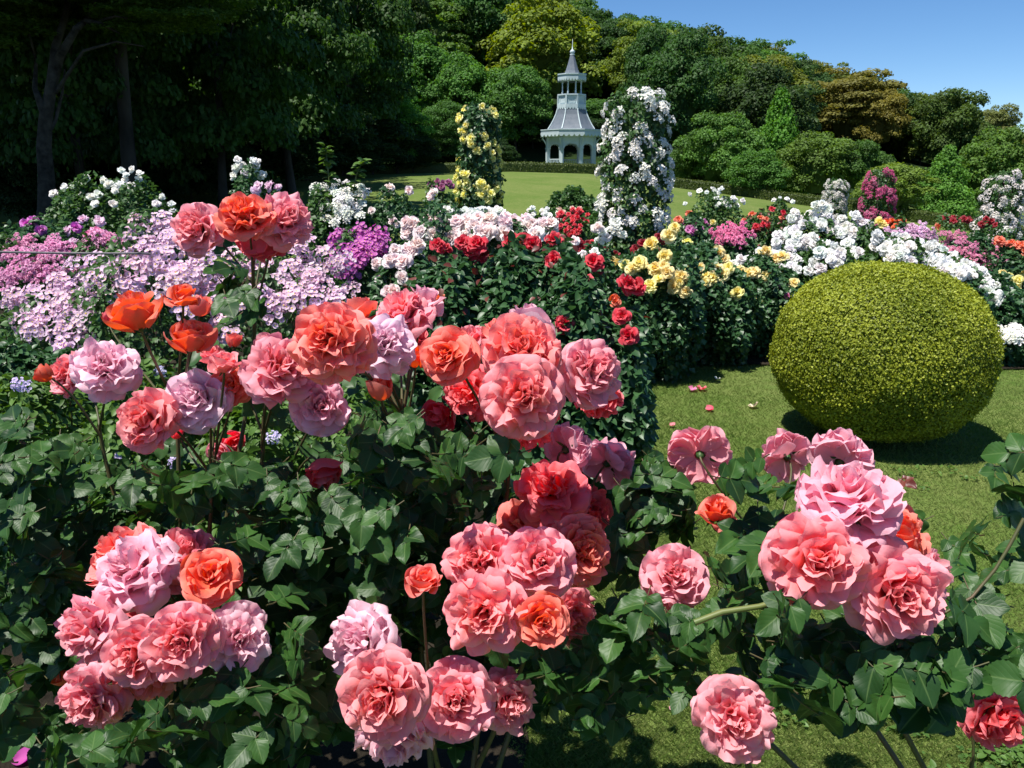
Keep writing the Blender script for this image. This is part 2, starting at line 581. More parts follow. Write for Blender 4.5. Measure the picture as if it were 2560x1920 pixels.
def rose(seed, n, nu, nv, openness=1.0, ruffle=1.0, cup=0.0, messy=0.0, wid=1.0):
    """rosette of petals, axis +Z, outer radius about 1, receptacle near the origin"""
    r_ = np.random.default_rng(seed)
    parts = []
    u = np.linspace(-1, 1, nu)
    v = np.linspace(0, 1, nv)
    U, W = np.meshgrid(u, v)
    quarters = r_.uniform(0, 6.28)
    for i in range(n):
        t = i / (n - 1)
        phi = i * 2.39996 + r_.normal(0, 0.3)
        qd = math.cos(3 * (phi - quarters)) * (1 - t)          # inner petals bunch into loose quarters
        Lp = (0.62 + 0.24 * t) * r_.uniform(0.88, 1.10)
        a0 = math.radians(np.interp(t, [0, .2, .5, .8, 1], [16, 38, 52, 66, 84]) + r_.normal(0, 6 + 10 * messy) + 10 * qd)
        a1 = math.radians(np.interp(t, [0, .2, .5, .8, 1], [-30, -2, 26, 58, 92]) * (0.55 + 0.45 * openness) - 22 * (1 - openness) + r_.normal(0, 10 + 18 * messy) + 14 * qd)
        a1 -= cup * 0.5
        a0 -= cup * 0.3
        lip = math.radians(np.interp(t, [0, .15, .5, 1], [20, 58, 84, 66]) * r_.uniform(0.5, 1.35)) * openness ** 0.5
        tip = 0.06 * np.exp(-(U / .22) ** 2) * r_.uniform(-0.6, 1.0)
        Leff = Lp * (1 - 0.24 * np.abs(U) ** 2.2 + tip + 0.045 * ruffle * np.sin(U * r_.uniform(4, 7) + r_.uniform(0, 6)))
        al = a0 + (a1 - a0) * W + lip * sm(0.62, 1.0, W) * (0.45 + 0.75 * np.abs(U) ** 1.5 + 0.55 * np.sin(U * r_.uniform(2.5, 5) + r_.uniform(0, 6)))
        dv = 1.0 / (nv - 1)
        dr = np.sin(al) * Leff * dv
        dz = np.cos(al) * Leff * dv
        rr = 0.02 + 0.16 * t + np.cumsum(dr, 0) - dr[0]
        zz = 0.12 * (1 - t) - 0.14 * t + np.cumsum(dz, 0) - dz[0]
        Wd = wid * (0.26 + 0.17 * t) * r_.uniform(0.75, 1.25)
        w = Wd * (0.22 + 0.78 * np.sin(np.clip(W * 1.2, 0, 1) * PI / 2))
        psi = U * w / np.maximum(np.abs(rr) * 0.85 + 0.09, 0.15)
        psi = np.clip(psi, -1.6, 1.6)
        am = 0.055 * ruffle * W ** 2 * (0.5 + t)
        ri = am * (np.sin(U * r_.uniform(2.5, 4.5) + r_.uniform(0, 6)) + 0.6 * np.sin(U * r_.uniform(6, 9) + r_.uniform(0, 6)))
        roll = -0.11 * np.abs(U) ** 3 * W * (0.4 + 0.8 * t)
        crease = 0.05 * np.exp(-(U / .3) ** 2) * W * r_.uniform(-.2, 1)
        no = ri + roll + crease
        rr = rr - np.cos(al) * no * 0.8
        zz = zz + np.sin(al) * no
        X = rr * np.cos(phi + psi)
        Y = rr * np.sin(phi + psi)
        V = np.stack([X, Y, zz], -1).reshape(-1, 3)
        k = nrm(r_.normal(0, 1, 3))
        an = r_.normal(0, 0.07 + 0.14 * messy)
        Rm = np.array(Matrix.Rotation(an, 3, Vector(k)))
        V = V @ Rm.T
        A = np.stack([np.full_like(W, t), W, np.full_like(W, r_.uniform())], -1).reshape(-1, 3)
        parts.append((V, gridfaces(nu, nv), A))
    V, F, A = merge(parts)
    th = np.arctan2(V[:, 1], V[:, 0])
    V[:, :2] *= (1 + 0.05 * np.sin(2 * th + r_.uniform(0, 6)) + 0.04 * np.sin(3 * th + r_.uniform(0, 6)))[:, None]
    R95 = np.percentile(np.linalg.norm(V[:, :2], axis=1), 98)
    V = V / R95
    q = np.linalg.norm(V[:, :2], axis=1)
    q2 = np.where(q > .88, .88 + .14 * np.tanh((q - .88) / .14), q)
    V[:, :2] *= (q2 / np.maximum(q, 1e-6))[:, None]
    V[:, 2] = np.maximum(V[:, 2], -.45 + 0 * V[:, 2])
    return V, F, A


def rose_mesh(nm, *a, **k):
    V, F, A = rose(*a, **k)
    return mesh(nm, V, F, M_PETAL, A)


FULL = [rose_mesh("bloom_full", 11 + i, 64 + 5 * (i % 4), 11, 12, .93 + .03 * (i % 4), .55 + .15 * (i % 4), .06 * (i % 3) - .02, .0 + .06 * (i % 3)) for i in range(10)]
FLAT = [rose_mesh("bloom_open", 31 + i, 58, 11, 12, 1.08, 1.15, -0.14, 0.28) for i in range(4)]
LOOSE = [rose_mesh("bloom_loose", 41 + i, 62, 11, 12, 1.06, 1.25, -0.04, 0.32) for i in range(4)]
CLASSIC = [rose_mesh("bloom_classic", 51 + i, 34, 11, 12, 0.80, 0.7, 0.22, 0.1, 1.35) for i in range(3)]
HALF = [rose_mesh("bloom_half", 61 + i, 17, 11, 12, 0.45, 0.8, 0.75, 0.25, 1.5) for i in range(3)]
TIGHT = [rose_mesh("bud_tight", 71 + i, 9, 9, 9, 0.15, 0.4, 1.15, 0.1, 1.5) for i in range(2)]
MIDR = [rose_mesh("bloom_mid", 81 + i, 26, 6, 6, 1.0, 1.2, 0.05, 0.3, 1.25) for i in range(5)]
LOWR = [rose_mesh("bloom_small", 91 + i, 14, 5, 5, 1.0, 1.2, 0.1, 0.4, 1.5) for i in range(4)]


def calyx_mesh(seed):
    r_ = np.random.default_rng(seed)
    parts = [lathe([(0.03, -0.30), (0.10, -0.26), (0.16, -0.14), (0.15, -0.03), (0.10, 0.05)], 10)]
    T, F, A = leaf_template(3, 6, 0.30, 0.3, 0.0)
    for k in range(5):
        a = k * 2 * PI / 5 + r_.normal(0, .15)
        e = r_.uniform(-0.7, 0.5)
        d = np.array([[math.cos(a) * math.cos(e), math.sin(a) * math.cos(e), math.sin(e)]])
        n = np.array([[-math.cos(a) * math.sin(e), -math.sin(a) * math.sin(e), math.cos(e)]])
        parts.append(scatter(T, F, A, basis(d, n), d * 0.1, np.array([0.55]), np.array([r_.uniform()])))
    V, F, A = merge(parts)
    return mesh("calyx", V, F, M_LEAFGREEN, A)


CALYX = [calyx_mesh(i) for i in range(3)]


def floret(nu=4, nv=4, seed=0):
    """single five petalled flower, radius 1, axis Z"""
    r_ = np.random.default_rng(seed)
    parts = []
    u = np.linspace(-1, 1, nu)
    v = np.linspace(0, 1, nv)
    U, W = np.meshgrid(u, v)
    for k in range(5):
        phi = k * 2 * PI / 5 + r_.normal(0, .08)
        Y = 0.08 + W * (1 - 0.18 * U ** 2)
        X = U * 0.62 * np.power(np.sin(np.clip(W * 0.72 + 0.06, 0, 1) * PI), 0.8)
        Z = 0.30 * W * W * r_.uniform(0.3, 1.2) + 0.10 * np.abs(U) * W + 0.08 * np.sin(U * 4 + r_.uniform(0, 6)) * W
        c, s = math.cos(phi), math.sin(phi)
        V = np.stack([X * c - Y * s, X * s + Y * c, Z], -1).reshape(-1, 3)
        A = np.stack([np.full_like(W, 0.75), W, np.full_like(W, r_.uniform())], -1).reshape(-1, 3)
        parts.append((V, gridfaces(nu, nv), A))
    V, F, A = merge(parts)
    cV, cF, _ = lathe([(0.26, 0.02), (0.18, 0.12), (0.0, 0.15)], 6)
    return V, F, A, cV, cF


def cluster_mesh(seed, n, fsize, spread, double=False, dome=0.6):
    """flower head carrying n florets over a shallow dome of radius 1"""
    r_ = np.random.default_rng(seed)
    pt, mi = [], []
    for i in range(n):
        a = i * 2.39996 + r_.normal(0, .2)
        q = math.sqrt((i + .5) / n) * spread
        p = np.array([q * math.cos(a), q * math.sin(a), dome * (1 - q * q) + r_.normal(0, .08)])
        nn = nrm(np.array([p[0] * 0.9, p[1] * 0.9, 0.8]) + r_.normal(0, .28, 3))
        d = nrm(np.cross(nn, r_.normal(0, 1, 3)))
        R = basis(d[None], nn[None])[0]
        sc = fsize * r_.uniform(0.8, 1.15)
        if double:
            V, F, A = rose(seed * 100 + i % 4, 11, 4, 4, 1.0, 1.0, 0.35, 0.3, 1.6)
        else:
            V, F, A, cV, cF = floret(4, 4, seed * 100 + i)
        pt.append(((V * sc) @ R.T + p, F, A))
        mi.append(np.zeros(len(F), int))
        if not double:
            pt.append(((cV * sc) @ R.T + p, cF, None))
            mi.append(np.ones(len(cF), int))
    V, F, A = merge(pt)
    return mesh("flower_head", V, F, None, A, mats=[M_PETAL, M_YELLOWDOT], mi=np.concatenate(mi))


HEADS = [cluster_mesh(100 + i, 26, 0.215, 1.0) for i in range(4)]           # single florets
DHEADS = [cluster_mesh(120 + i, 12, 0.32, 0.95, True) for i in range(3)]    # small doubles
KINDS = dict(full=FULL, flat=FLAT, loose=LOOSE, classic=CLASSIC, half=HALF, tight=TIGHT, mid=MIDR, low=LOWR, head=HEADS, dhead=DHEADS)


def face_quat(d, roll):
    d = Vector(d).normalized()
    return d.to_track_quat('Z', 'Y') @ Matrix.Rotation(roll, 3, 'Z').to_quaternion()


# coral rose ages: fresh orange -> coral -> pink -> pale lilac pink, then a shade red
AGES_SHADE = [((0.93, 0.170, 0.042), (0.93, 0.195, 0.105)),
        ((0.93, 0.260, 0.160), (0.92, 0.285, 0.265)),
        ((0.92, 0.285, 0.245), (0.91, 0.355, 0.415)),
        ((0.90, 0.400, 0.465), (0.90, 0.490, 0.590)),
        ((0.88, 0.550, 0.645), (0.89, 0.660, 0.760)),
        ((0.92, 0.150, 0.125), (0.90, 0.170, 0.210))]  # deep red puts shade and light from behind into the petals; red buds too


def age_shade_tint(a):
    if a >= 9:
        return AGES_SHADE[5]
    i = min(int(a), 3)
    f = a - i
    return tuple(tuple(AGES_SHADE[i][k][c] * (1 - f) + AGES_SHADE[i + 1][k][c] * f for c in range(3)) for k in range(2))


def flower(parent, kind, pos, face, size, tin, tout, name="bloom", var=None, calyx=False, label=None, flatten=1.0):
    ms = KINDS[kind]
    me = ms[random.randrange(len(ms)) if var is None else var % len(ms)]
    q = face_quat(face, random.uniform(0, 6.28))
    loc = Vector(pos) - (parent.location if parent else Vector((0, 0, 0)))
    o = link(name, me, parent, loc, q, (size, size, size * flatten))
    o["tint_in"] = tuple(float(c) for c in tin)
    o["tint_out"] = tuple(float(c) for c in tout)
    if label:
        o["label"] = label
    if calyx:
        c = link("calyx", CALYX[random.randrange(3)], o)
        c.scale = (0.9, 0.9, 0.9)
    return o


def jit(c, s=0.06):
    k = random.uniform(1 - s, 1 + s)
    return tuple(min(0.95, max(0.0, x * k * random.uniform(1 - s * .6, 1 + s * .6))) for x in c)


# ================================================================== BACKGROUND
# ------------------------------------------------------------------ pavilion (octagonal, two tiers)
def ring_prism(R0, z0, R1, z1, rot, n=8, inner=None):
    """n-sided shell between two radii/heights"""
    a = rot + np.arange(n) * 2 * PI / n
    lo = np.stack([R0 * np.cos(a), R0 * np.sin(a), np.full(n, z0)], -1)
    hi = np.stack([R1 * np.cos(a), R1 * np.sin(a), np.full(n, z1)], -1)
    i = np.arange(n)
    F = np.stack([i, (i + 1) % n, (i + 1) % n + n, i + n], 1)
    return np.concatenate([lo, hi]), F, None


def scallop_ring(R, ztop, drop, rot, teeth, n=8, th=0.03):
    """hanging valance with pointed scallops, n flat sides, given a thickness"""
    parts = []
    for k in range(n):
        a0, a1 = rot + k * 2 * PI / n, rot + (k + 1) * 2 * PI / n
        p0, p1 = np.array([math.cos(a0), math.sin(a0), 0]), np.array([math.cos(a1), math.sin(a1), 0])
        m = teeth * 4 + 1
        s = np.linspace(0, 1, m)
        zb = ztop - drop * (0.45 + 0.55 * np.abs(np.sin(s * teeth * PI)) ** 0.7)
        o = (p0[None] * (1 - s)[:, None] + p1[None] * s[:, None])
        rows = []
        for rr, zz in ((R, np.full(m, ztop)), (R, zb), (R - th, zb), (R - th, np.full(m, ztop))):
            q = o * rr
            q[:, 2] = zz
            rows.append(q)
        V = np.stack(rows, 0).reshape(-1, 3)
        parts.append((V, gridfaces(m, 4), None))
    return merge(parts)


def build_pavilion():
    c = at(1232, 355, 50)
    gz = float(ground(c[0], c[1])) - 0.05
    SCZ = .895
    b = (c[2] - gz) / SCZ                       # the lowest 1.7 m seen starts this far above the ground
    g = thing("pavilion", "pale blue two tier octagonal garden pavilion with slate roof and thin spire", "pavilion", (c[0], c[1], gz))
    g.scale = (.985, .985, SCZ)
    rot = math.radians(-70)
    z = lambda h: b + h

    def part(name, parts, mat, parent=g, smooth=False):
        V, F, A = merge(parts)
        return link(name, mesh(name, V, F, mat, None, smooth), parent)
    part("plinth", [ring_prism(1.85, 0.0, 1.85, 0.22, rot), ring_prism(1.85, 0.22, 0.02, 0.23, rot)], M_PAINT)
    A8 = rot + np.arange(8) * PI / 4
    zt = z(1.72)
    for a in A8:
        p = (1.5 * math.cos(a), 1.5 * math.sin(a))
        part("column", [box((p[0], p[1], (0.23 + zt) / 2), (0.21, 0.21, zt - 0.23), a), box((p[0], p[1], 0.30), (0.28, 0.28, 0.14), a),
                        box((p[0], p[1], z(1.02)), (0.27, 0.27, 0.06), a)], M_PAINT)
        # curved bracket out to the eave
        t = np.linspace(0, 1, 8)
        r1 = 1.58 + 0.30 * t ** 2
        zz = z(1.05) + 0.62 * t
        pth = np.stack([r1 * math.cos(a), r1 * math.sin(a), zz], -1)
        part("bracket", [tube(pth, 0.035, 6)], M_PAINT)
    for k in range(8):                       # arched, scalloped spandrel panels
        a0, a1 = A8[k], A8[k] + PI / 4
        p0, p1 = np.array([math.cos(a0), math.sin(a0), 0]), np.array([math.cos(a1), math.sin(a1), 0])
        m = 41
        s = np.linspace(0.09, 0.91, m)
        e = np.abs((s - 0.5) / 0.41)
        zb = z(1.28) - 0.34 * e ** 3 + 0.05 * np.abs(np.sin(s * PI * 6)) - 0.02
        o = p0[None] * (1 - s)[:, None] + p1[None] * s[:, None]
        rows = []
        for rr, zz in ((1.53, np.full(m, zt)), (1.53, zb), (1.47, zb), (1.47, np.full(m, zt))):
            q = o * rr
            q[:, 2] = zz
            rows.append(q)
        part("arch_panel", [(np.stack(rows).reshape(-1, 3), gridfaces(m, 4), None)], M_PAINT)
    # lattice back rail seen through the arches
    for k in range(8):
        if k in (0, 7):
            continue
        a0, a1 = A8[k], A8[k] + PI / 4
        p0, p1 = np.array([1.46 * math.cos(a0), 1.46 * math.sin(a0)]), np.array([1.46 * math.cos(a1), 1.46 * math.sin(a1)])
        mid = (p0 + p1) / 2
        aa = math.atan2(*(p1 - p0)[::-1])
        ln = np.linalg.norm(p1 - p0) - 0.22
        bars = [box((mid[0], mid[1], 0.95), (ln, 0.05, 0.06), aa), box((mid[0], mid[1], 0.42), (ln, 0.05, 0.06), aa)]
        for q in np.linspace(-0.42, 0.42, 7):
            d = (p1 - p0) / np.linalg.norm(p1 - p0) * ln * q
            bars.append(box((mid[0] + d[0], mid[1] + d[1], 0.68), (0.035, 0.035, 0.48), aa))
        part("railing", bars, M_PAINT)
    part("eave", [ring_prism(1.52, zt, 1.93, z(1.86), rot), ring_prism(1.93, z(1.86), 1.97, z(2.14), rot),
                  ring_prism(1.99, z(2.145), 1.99, z(2.20), rot), ring_prism(1.97, z(2.14), 1.99, z(2.145), rot),
                  ring_prism(1.99, z(2.20), 1.40, z(2.24), rot)], M_PAINT)
    V, F, A = scallop_ring(1.985, z(2.0), 0.26, rot, 5)
    link("valance", mesh("valance", V, F, M_PAINT, None, False), g)
    rp = [(1.50, 2.225), (1.32, 2.50), (1.15, 2.82), (1.00, 3.16), (0.90, 3.52)]
    roof = part("roof", [ring_prism(r0, z(h0), r1, z(h1), rot) for (r0, h0), (r1, h1) in zip(rp[:-1], rp[1:])], M_ROOF)
    for a in A8:
        pth = np.array([[(r + .01) * math.cos(a), (r + .01) * math.sin(a), z(h) + 0.02] for r, h in rp])
        part("roof_rib", [tube(pth, 0.036, 6)], M_PAINT, roof)
    part("collar", [ring_prism(0.78, z(3.4), 0.86, z(3.58), rot), ring_prism(0.86, z(3.58), 0.90, z(3.70), rot)], M_PAINT)
    V, F, A = scallop_ring(0.93, z(3.74), 0.26, rot, 4)
    link("valance", mesh("valance", V, F, M_PAINT, None, False), g)
    bal = [ring_prism(0.84, z(3.70), 0.84, z(4.40), rot), ring_prism(0.93, z(3.74), 0.93, z(3.82), rot), ring_prism(0.93, z(3.82), 0.84, z(3.83), rot),
           ring_prism(0.92, z(4.36), 0.92, z(4.44), rot), ring_prism(0.92, z(4.44), 0.70, z(4.445), rot), ring_prism(0.84, z(4.35), 0.92, z(4.36), rot)]
    bo = part("balcony", bal, M_PAINT)
    for k, a in enumerate(A8):
        part("corner_post", [box((0.865 * math.cos(a), 0.865 * math.sin(a), z(4.09)), (0.09, 0.09, 0.56), a)], M_PAINT, bo)
        am = a + PI / 8
        ap = 0.84 * math.cos(PI / 8)
        tx, ty = -math.sin(am), math.cos(am)
        fr = []
        for sgn in (-1, 1):
            fr.append(box((ap * math.cos(am) + tx * sgn * 0.2, ap * math.sin(am) + ty * sgn * 0.2, z(4.09)), (0.035, 0.045, 0.40), am))
            fr.append(box((ap * math.cos(am), ap * math.sin(am), z(4.09) + sgn * 0.19), (0.035, 0.36, 0.045), am))
        part("panel_frame", fr, M_PAINT, bo)
        p = (0.60 * math.cos(a), 0.60 * math.sin(a))
        part("upper_column", [lathe([(0.05, z(4.40)), (0.05, z(4.62)), (0.035, z(4.7)), (0.035, z(5.15)), (0.06, z(5.27))], 8)], M_PAINT).location = (p[0], p[1], 0)
    part("upper_eave", [ring_prism(0.55, z(5.24), 0.86, z(5.42), rot), ring_prism(0.86, z(5.42), 0.90, z(5.62), rot),
                        ring_prism(0.93, z(5.63), 0.93, z(5.70), rot), ring_prism(0.90, z(5.62), 0.93, z(5.63), rot),
                        ring_prism(0.93, z(5.70), 0.5, z(5.72), rot)], M_PAINT)
    V, F, A = scallop_ring(0.915, z(5.5), 0.24, rot, 4)
    link("valance", mesh("valance", V, F, M_PAINT, None, False), g)
    sp = [(0.50, 5.715), (0.40, 5.95), (0.29, 6.3), (0.20, 6.62), (0.12, 6.92)]
    part("spire", [ring_prism(r0, z(h0), r1, z(h1), rot) for (r0, h0), (r1, h1) in zip(sp[:-1], sp[1:])], M_ROOF)
    part("finial", [lathe([(0.13, z(6.88)), (0.15, z(6.93)), (0.09, z(6.97)), (0.14, z(7.03)), (0.15, z(7.1)), (0.10, z(7.19)), (0.035, z(7.24)), (0.022, z(7.5)), (0.012, z(7.85)), (0, z(7.86))], 12)], M_PAINT, smooth=True)


build_pavilion()

# ------------------------------------------------------------------ clipped hedge round the mound
HP = [(-0.75, 29), (-.62, 31), (-.457, 36), (-.34, 41), (-.236, 44), (0, 46), (.1, 46), (.194, 46), (.27, 44), (.345, 42), (.43, 39), (.52, 36), (.62, 34), (.8, 32)]


def build_hedge():
    hp = np.array(HP)
    s = np.linspace(0, len(hp) - 1, 160)
    q, y = np.interp(s, np.arange(len(hp)), hp[:, 0]), np.interp(s, np.arange(len(hp)), hp[:, 1])
    q = np.convolve(np.pad(q, 4, 'edge'), np.ones(9) / 9, 'valid')
    y = np.convolve(np.pad(y, 4, 'edge'), np.ones(9) / 9, 'valid')
    x = q * y
    P = np.stack([x, y, ground(x, y)], -1)
    T = nrm(np.gradient(P, axis=0))
    Nn = np.stack([-T[:, 1], T[:, 0], T[:, 0] * 0], -1)
    prof = [(-.36, -.05), (-.37, .2), (-.36, .42), (-.28, .5), (0, .52), (.28, .5), (.36, .42), (.36, -.05)]
    V = np.stack([P + Nn * a + np.array([0, 0, 1]) * h for a, h in prof], 1)
    nP, nQ = V.shape[:2]
    F = gridfaces(nQ, nP)
    root = tag(thing("hedge", "", "hedge", (0, 46, float(ground(0, 46)))), "low clipped box hedge curving around the grassy mound below the pavilion", "hedge")
    k = 26000
    i = rng.integers(0, nP - 1, k)
    f = rng.random(k)[:, None]
    side = rng.random(k)
    a = np.where(side < .45, -.37, rng.uniform(-.36, .36, k))
    h = np.where(side < .45, rng.uniform(0, .5, k), .51 + rng.normal(0, .012, k))
    p = P[i] * (1 - f) + P[i + 1] * f + Nn[i] * a[:, None]
    p[:, 2] += h
    n = np.where((side < .45)[:, None], -Nn[i], np.array([0, 0, 1.0])) + rng.normal(0, .45, (k, 3))
    d = np.cross(n, rng.normal(0, 1, (k, 3)))
    lv = scatter(*LT_LO, basis(d, n), p, rng.uniform(.05, .10, k), rng.random(k))
    base = (V.reshape(-1, 3), F, np.full((nP * nQ, 3), 0.2))
    V2, F2, A2 = merge([base, lv])
    link("foliage", mesh("hedge_foliage", V2 - np.array(root.location), F2, M_HEDGE, A2, False), root)


build_hedge()

# ------------------------------------------------------------------ trees
LT_TREE = (np.array([[-.5, 0, 0], [.5, 0, 0], [-.55, .5, .12], [.55, .5, .12], [-.1, 1, -.05], [.1, 1, -.05]]),
           np.array([[0, 1, 3, 2], [2, 3, 5, 4]]), np.array([[0, 0, 0], [1, 0, 0], [0, .5, 0], [1, .5, 0], [0, 1, 0], [1, 1, 0.]]))


def crown_mesh(seed, shape, nclump, nleaf, ls, flat=0.75):
    r_ = np.random.default_rng(seed)
    C, R = [], []
    for k in range(nclump):
        a = k * 2.39996 + r_.normal(0, .35)
        if shape == 'cone':
            h = (k + .5) / nclump
            rad = (1 - h) ** 0.8 * r_.uniform(.35, .85) + 0.04
            C.append([rad * math.cos(a), rad * math.sin(a), h * 2 - 1])
            R.append((0.32 * (1 - h) + 0.14) * r_.uniform(.8, 1.25))
        else:
            zz = 1 - 1.85 * (k + .5) / nclump
            q = math.sqrt(max(0, 1 - zz * zz))
            rr = r_.uniform(.50, 1.0)
            if shape == 'layer':
                zz = round(zz * 3) / 3 + r_.normal(0, .05)
            C.append([q * math.cos(a) * rr * r_.uniform(.85, 1.1), q * math.sin(a) * rr * r_.uniform(.85, 1.1), zz * rr])
            R.append(r_.uniform(.17, .36))
    C, R = np.array(C), np.array(R)
    w = R ** 2 / np.sum(R ** 2)
    i = r_.choice(nclump, nleaf, p=w)
    d = nrm(r_.normal(0, 1, (nleaf, 3)))
    d[:, 2] = np.where(d[:, 2] < -0.2, -d[:, 2] * r_.uniform(-.4, 1, nleaf), d[:, 2])
    d = nrm(d)
    rr = R[i] * r_.uniform(.62, 1.08, nleaf) ** 0.6
    sq = np.array([1, 1, {'layer': .38, 'cone': .62}.get(shape, .72)])
    P = C[i] + d * rr[:, None] * sq
    # little twigs of leaves so that the outline is uneven
    P += r_.normal(0, .018, P.shape)
    n = d * 0.8 + np.array([0, 0, .55]) + r_.normal(0, .5, (nleaf, 3))
    dr = np.cross(n, r_.normal(0, 1, (nleaf, 3))) + np.array([0, 0, -.3])
    lv = scatter(*LT_TREE, basis(dr, n), P, ls * r_.uniform(.6, 1.3, nleaf), np.clip(r_.random(nleaf) * .6 + r_.random(nclump)[i] * .4, 0, 1))
    # added core in darkest leaf tone for the dark inside; blocks see-through
    if ls < .05:
        V, F, A = lv
        return mesh("crown_" + shape, V, F, M_CROWN, A, False)
    pr = [(0.02, -.85), (.40, -.7), (.50, -.2), (.48, .15), (.32, .4), (.02, .5)] if shape != 'cone' else [(.02, -1), (.5, -.9), (.38, -.3), (.2, .3), (.02, .8)]
    cV, cF, _ = lathe(pr, 12)
    cV = cV * (1 + .15 * np.sin(cV[:, :1] * 9 + cV[:, 1:2] * 7))
    V, F, A = merge([lv, (cV, cF, np.zeros((len(cV), 3)))])
    return mesh("crown_" + shape, V, F, M_CROWN, A, False)


FARC = [crown_mesh(201 + i, 'round', 64, 14000, .050) for i in range(6)]
LAYC = [crown_mesh(211 + i, 'layer', 60, 13000, .050) for i in range(2)]
CONC = [crown_mesh(221 + i, 'cone', 60, 12000, .055) for i in range(2)]
NEARC = [crown_mesh(231 + i, 'layer', 74, 24000, .036) for i in range(3)]
NEARR = [crown_mesh(241 + i, 'round', 80, 24000, .045) for i in range(2)]
CROWNS = dict(round=FARC, layer=LAYC, cone=CONC, nlayer=NEARC, nround=NEARR)


def trunk_mesh(seed):
    r_ = np.random.default_rng(seed)
    t = np.linspace(0, 1, 9)
    main = np.stack([.03 * np.sin(t * 4 + seed), .03 * np.cos(t * 3 + seed) - .03, t], -1)
    pr = [tube(main, .045 * (1 - .6 * t) + .018 * np.exp(-t * 14), 9)]
    for k in range(6):
        h = .45 + .09 * k
        a = k * 2.4 + seed
        b = np.array([np.interp(h, t, main[:, 0]), np.interp(h, t, main[:, 1]), h])
        e = b + np.array([math.cos(a) * .32, math.sin(a) * .32, .25])
        m = (b + e) / 2 + np.array([0, 0, -.03])
        pr.append(tube(bez(b, b * .6 + m * .4, m, e, 7), np.linspace(.020, .006, 7), 6))
    V, F, A = merge(pr)
    return mesh("trunk", V, F, M_BARK)


TB = 1.75
TRUNKS = [trunk_mesh(i) for i in range(4)]


def tree(x, y, z, h, r, kind, tint, label, group=None, crown_h=None, var=None, name="tree"):
    """h = total height, r = crown radius, crown_h = vertical extent of the crown"""
    ch = crown_h or min(h * .8, r * 1.7)
    t = thing(name, label, "tree", (x, y, z), group)
    k = random.randrange(9) if var is None else var
    me = CROWNS[kind][k % len(CROWNS[kind])]
    c = link("crown", me, t)
    c.location = (0, 0, h - ch / 2)
    c.scale = (r, r, ch / 2)
    c.rotation_euler = (0, 0, random.uniform(0, 6.28))
    c["tint"] = tuple(float(v) * TB for v in tint)
    s = link("trunk", TRUNKS[k % 4], t)
    s.location = (0, 0, -.1)
    s.scale = (h * .34, h * .34, h * .8)
    s.rotation_euler = (0, 0, random.uniform(0, 6.28))
    return t


G_DARK, G_MID, G_OLIVE, G_YEL, G_BRIGHT, G_BROWN = (.024, .050, .012), (.038, .078, .015), (.068, .084, .014), (.090, .118, .015), (.050, .125, .016), (.088, .085, .020)
FHZ = lambda x, y: float(hill_z(x, y)) if y > 52 else float(ground(x, y))


HSCR = []


def hero(xd, topd, wd, Y, kind, tint, label, ratio=1.0, name="tree", group="trees standing around the garden"):
    """tree whose crown top is seen at (xd, topd); wd = crown width in the same measure"""
    HSCR.append((xd, topd, wd, Y))
    p = at(xd, topd, Y)
    r = wd * K / FPX * Y / 2
    z = FHZ(p[0], Y)
    h = max(p[2] - z, 2.0)
    return tree(p[0], Y, z, h, r, kind, tint, label, group, crown_h=min(h * .96, 2 * r * ratio), name=name)


hero(1170, -8, 235, 66, 'round', (.088, .120, .016), "large rounded yellow-green tree rising behind and left of the pavilion spire", .95)
hero(1852, 152, 215, 84, 'layer', G_BROWN, "large brown-tinged olive tree standing out high on the right hillside", .85)
hero(1905, 200, 110, 80, 'round', (.100, .090, .018), "small golden-olive crown touching the right flank of the brown-tinged tree")
hero(1690, 196, 125, 50, 'cone', G_BRIGHT, "bright green pointed young tree at the hill foot left of the brown tree", 2.0)
hero(1565, 245, 150, 48, 'round', (.050, .105, .022), "soft green rounded tree between the big white pillar and pointed green tree", 1.2)
hero(2062, 188, 150, 78, 'round', (.035, .060, .012), "dark green tree standing against the sky near the right edge", 1.1)
hero(2150, 228, 95, 82, 'round', (.085, .10, .03), "small grey-green crown at the right end of the ridge")
hero(1450, 140, 130, 60, 'round', (.070, .125, .020), "light green tree crown just behind the top of the big white pillar", 1.3)
hero(1780, 285, 160, 47, 'round', (.055, .095, .018), "low mid green rounded tree below the brown-tinged tree")
hero(1935, 350, 150, 38, 'round', (.075, .115, .020), "low yellow-green bushy tree directly behind the pink pillar", .7)
hero(2050, 318, 130, 42, 'cone', (.055, .125, .020), "light green pointed young tree between the pink and right white pillars", 1.4)
hero(2165, 275, 170, 44, 'round', (.050, .095, .018), "mid green rounded tree above the right white pillar", 1.2)
hero(1640, 330, 130, 44, 'round', (.040, .095, .018), "low dark green bushy tree at the foot of the pointed green tree", .9)
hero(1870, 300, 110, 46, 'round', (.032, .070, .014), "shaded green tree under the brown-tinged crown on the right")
hero(1395, 205, 90, 58, 'round', (.040, .085, .016), "mid green tree in the gap between pavilion and big white pillar", 1.6)
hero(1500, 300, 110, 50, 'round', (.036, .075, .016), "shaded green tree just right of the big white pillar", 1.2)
hero(905, 75, 170, 58, 'nround', (.040, .100, .018), "mid green leafy tree on the slope above the yellow pillar's left", 1.5)
hero(1010, 118, 150, 56, 'nround', (.046, .110, .020), "fresh green rounded tree above the yellow rose pillar", 1.5)
hero(1115, 150, 150, 55, 'nround', (.036, .085, .017), "mid green tree immediately left of the pavilion", 1.7)
hero(850, 190, 150, 44, 'nlayer', (.045, .125, .020), "bright green maple-like tree with layered branches left of the yellow pillar", 1.3)
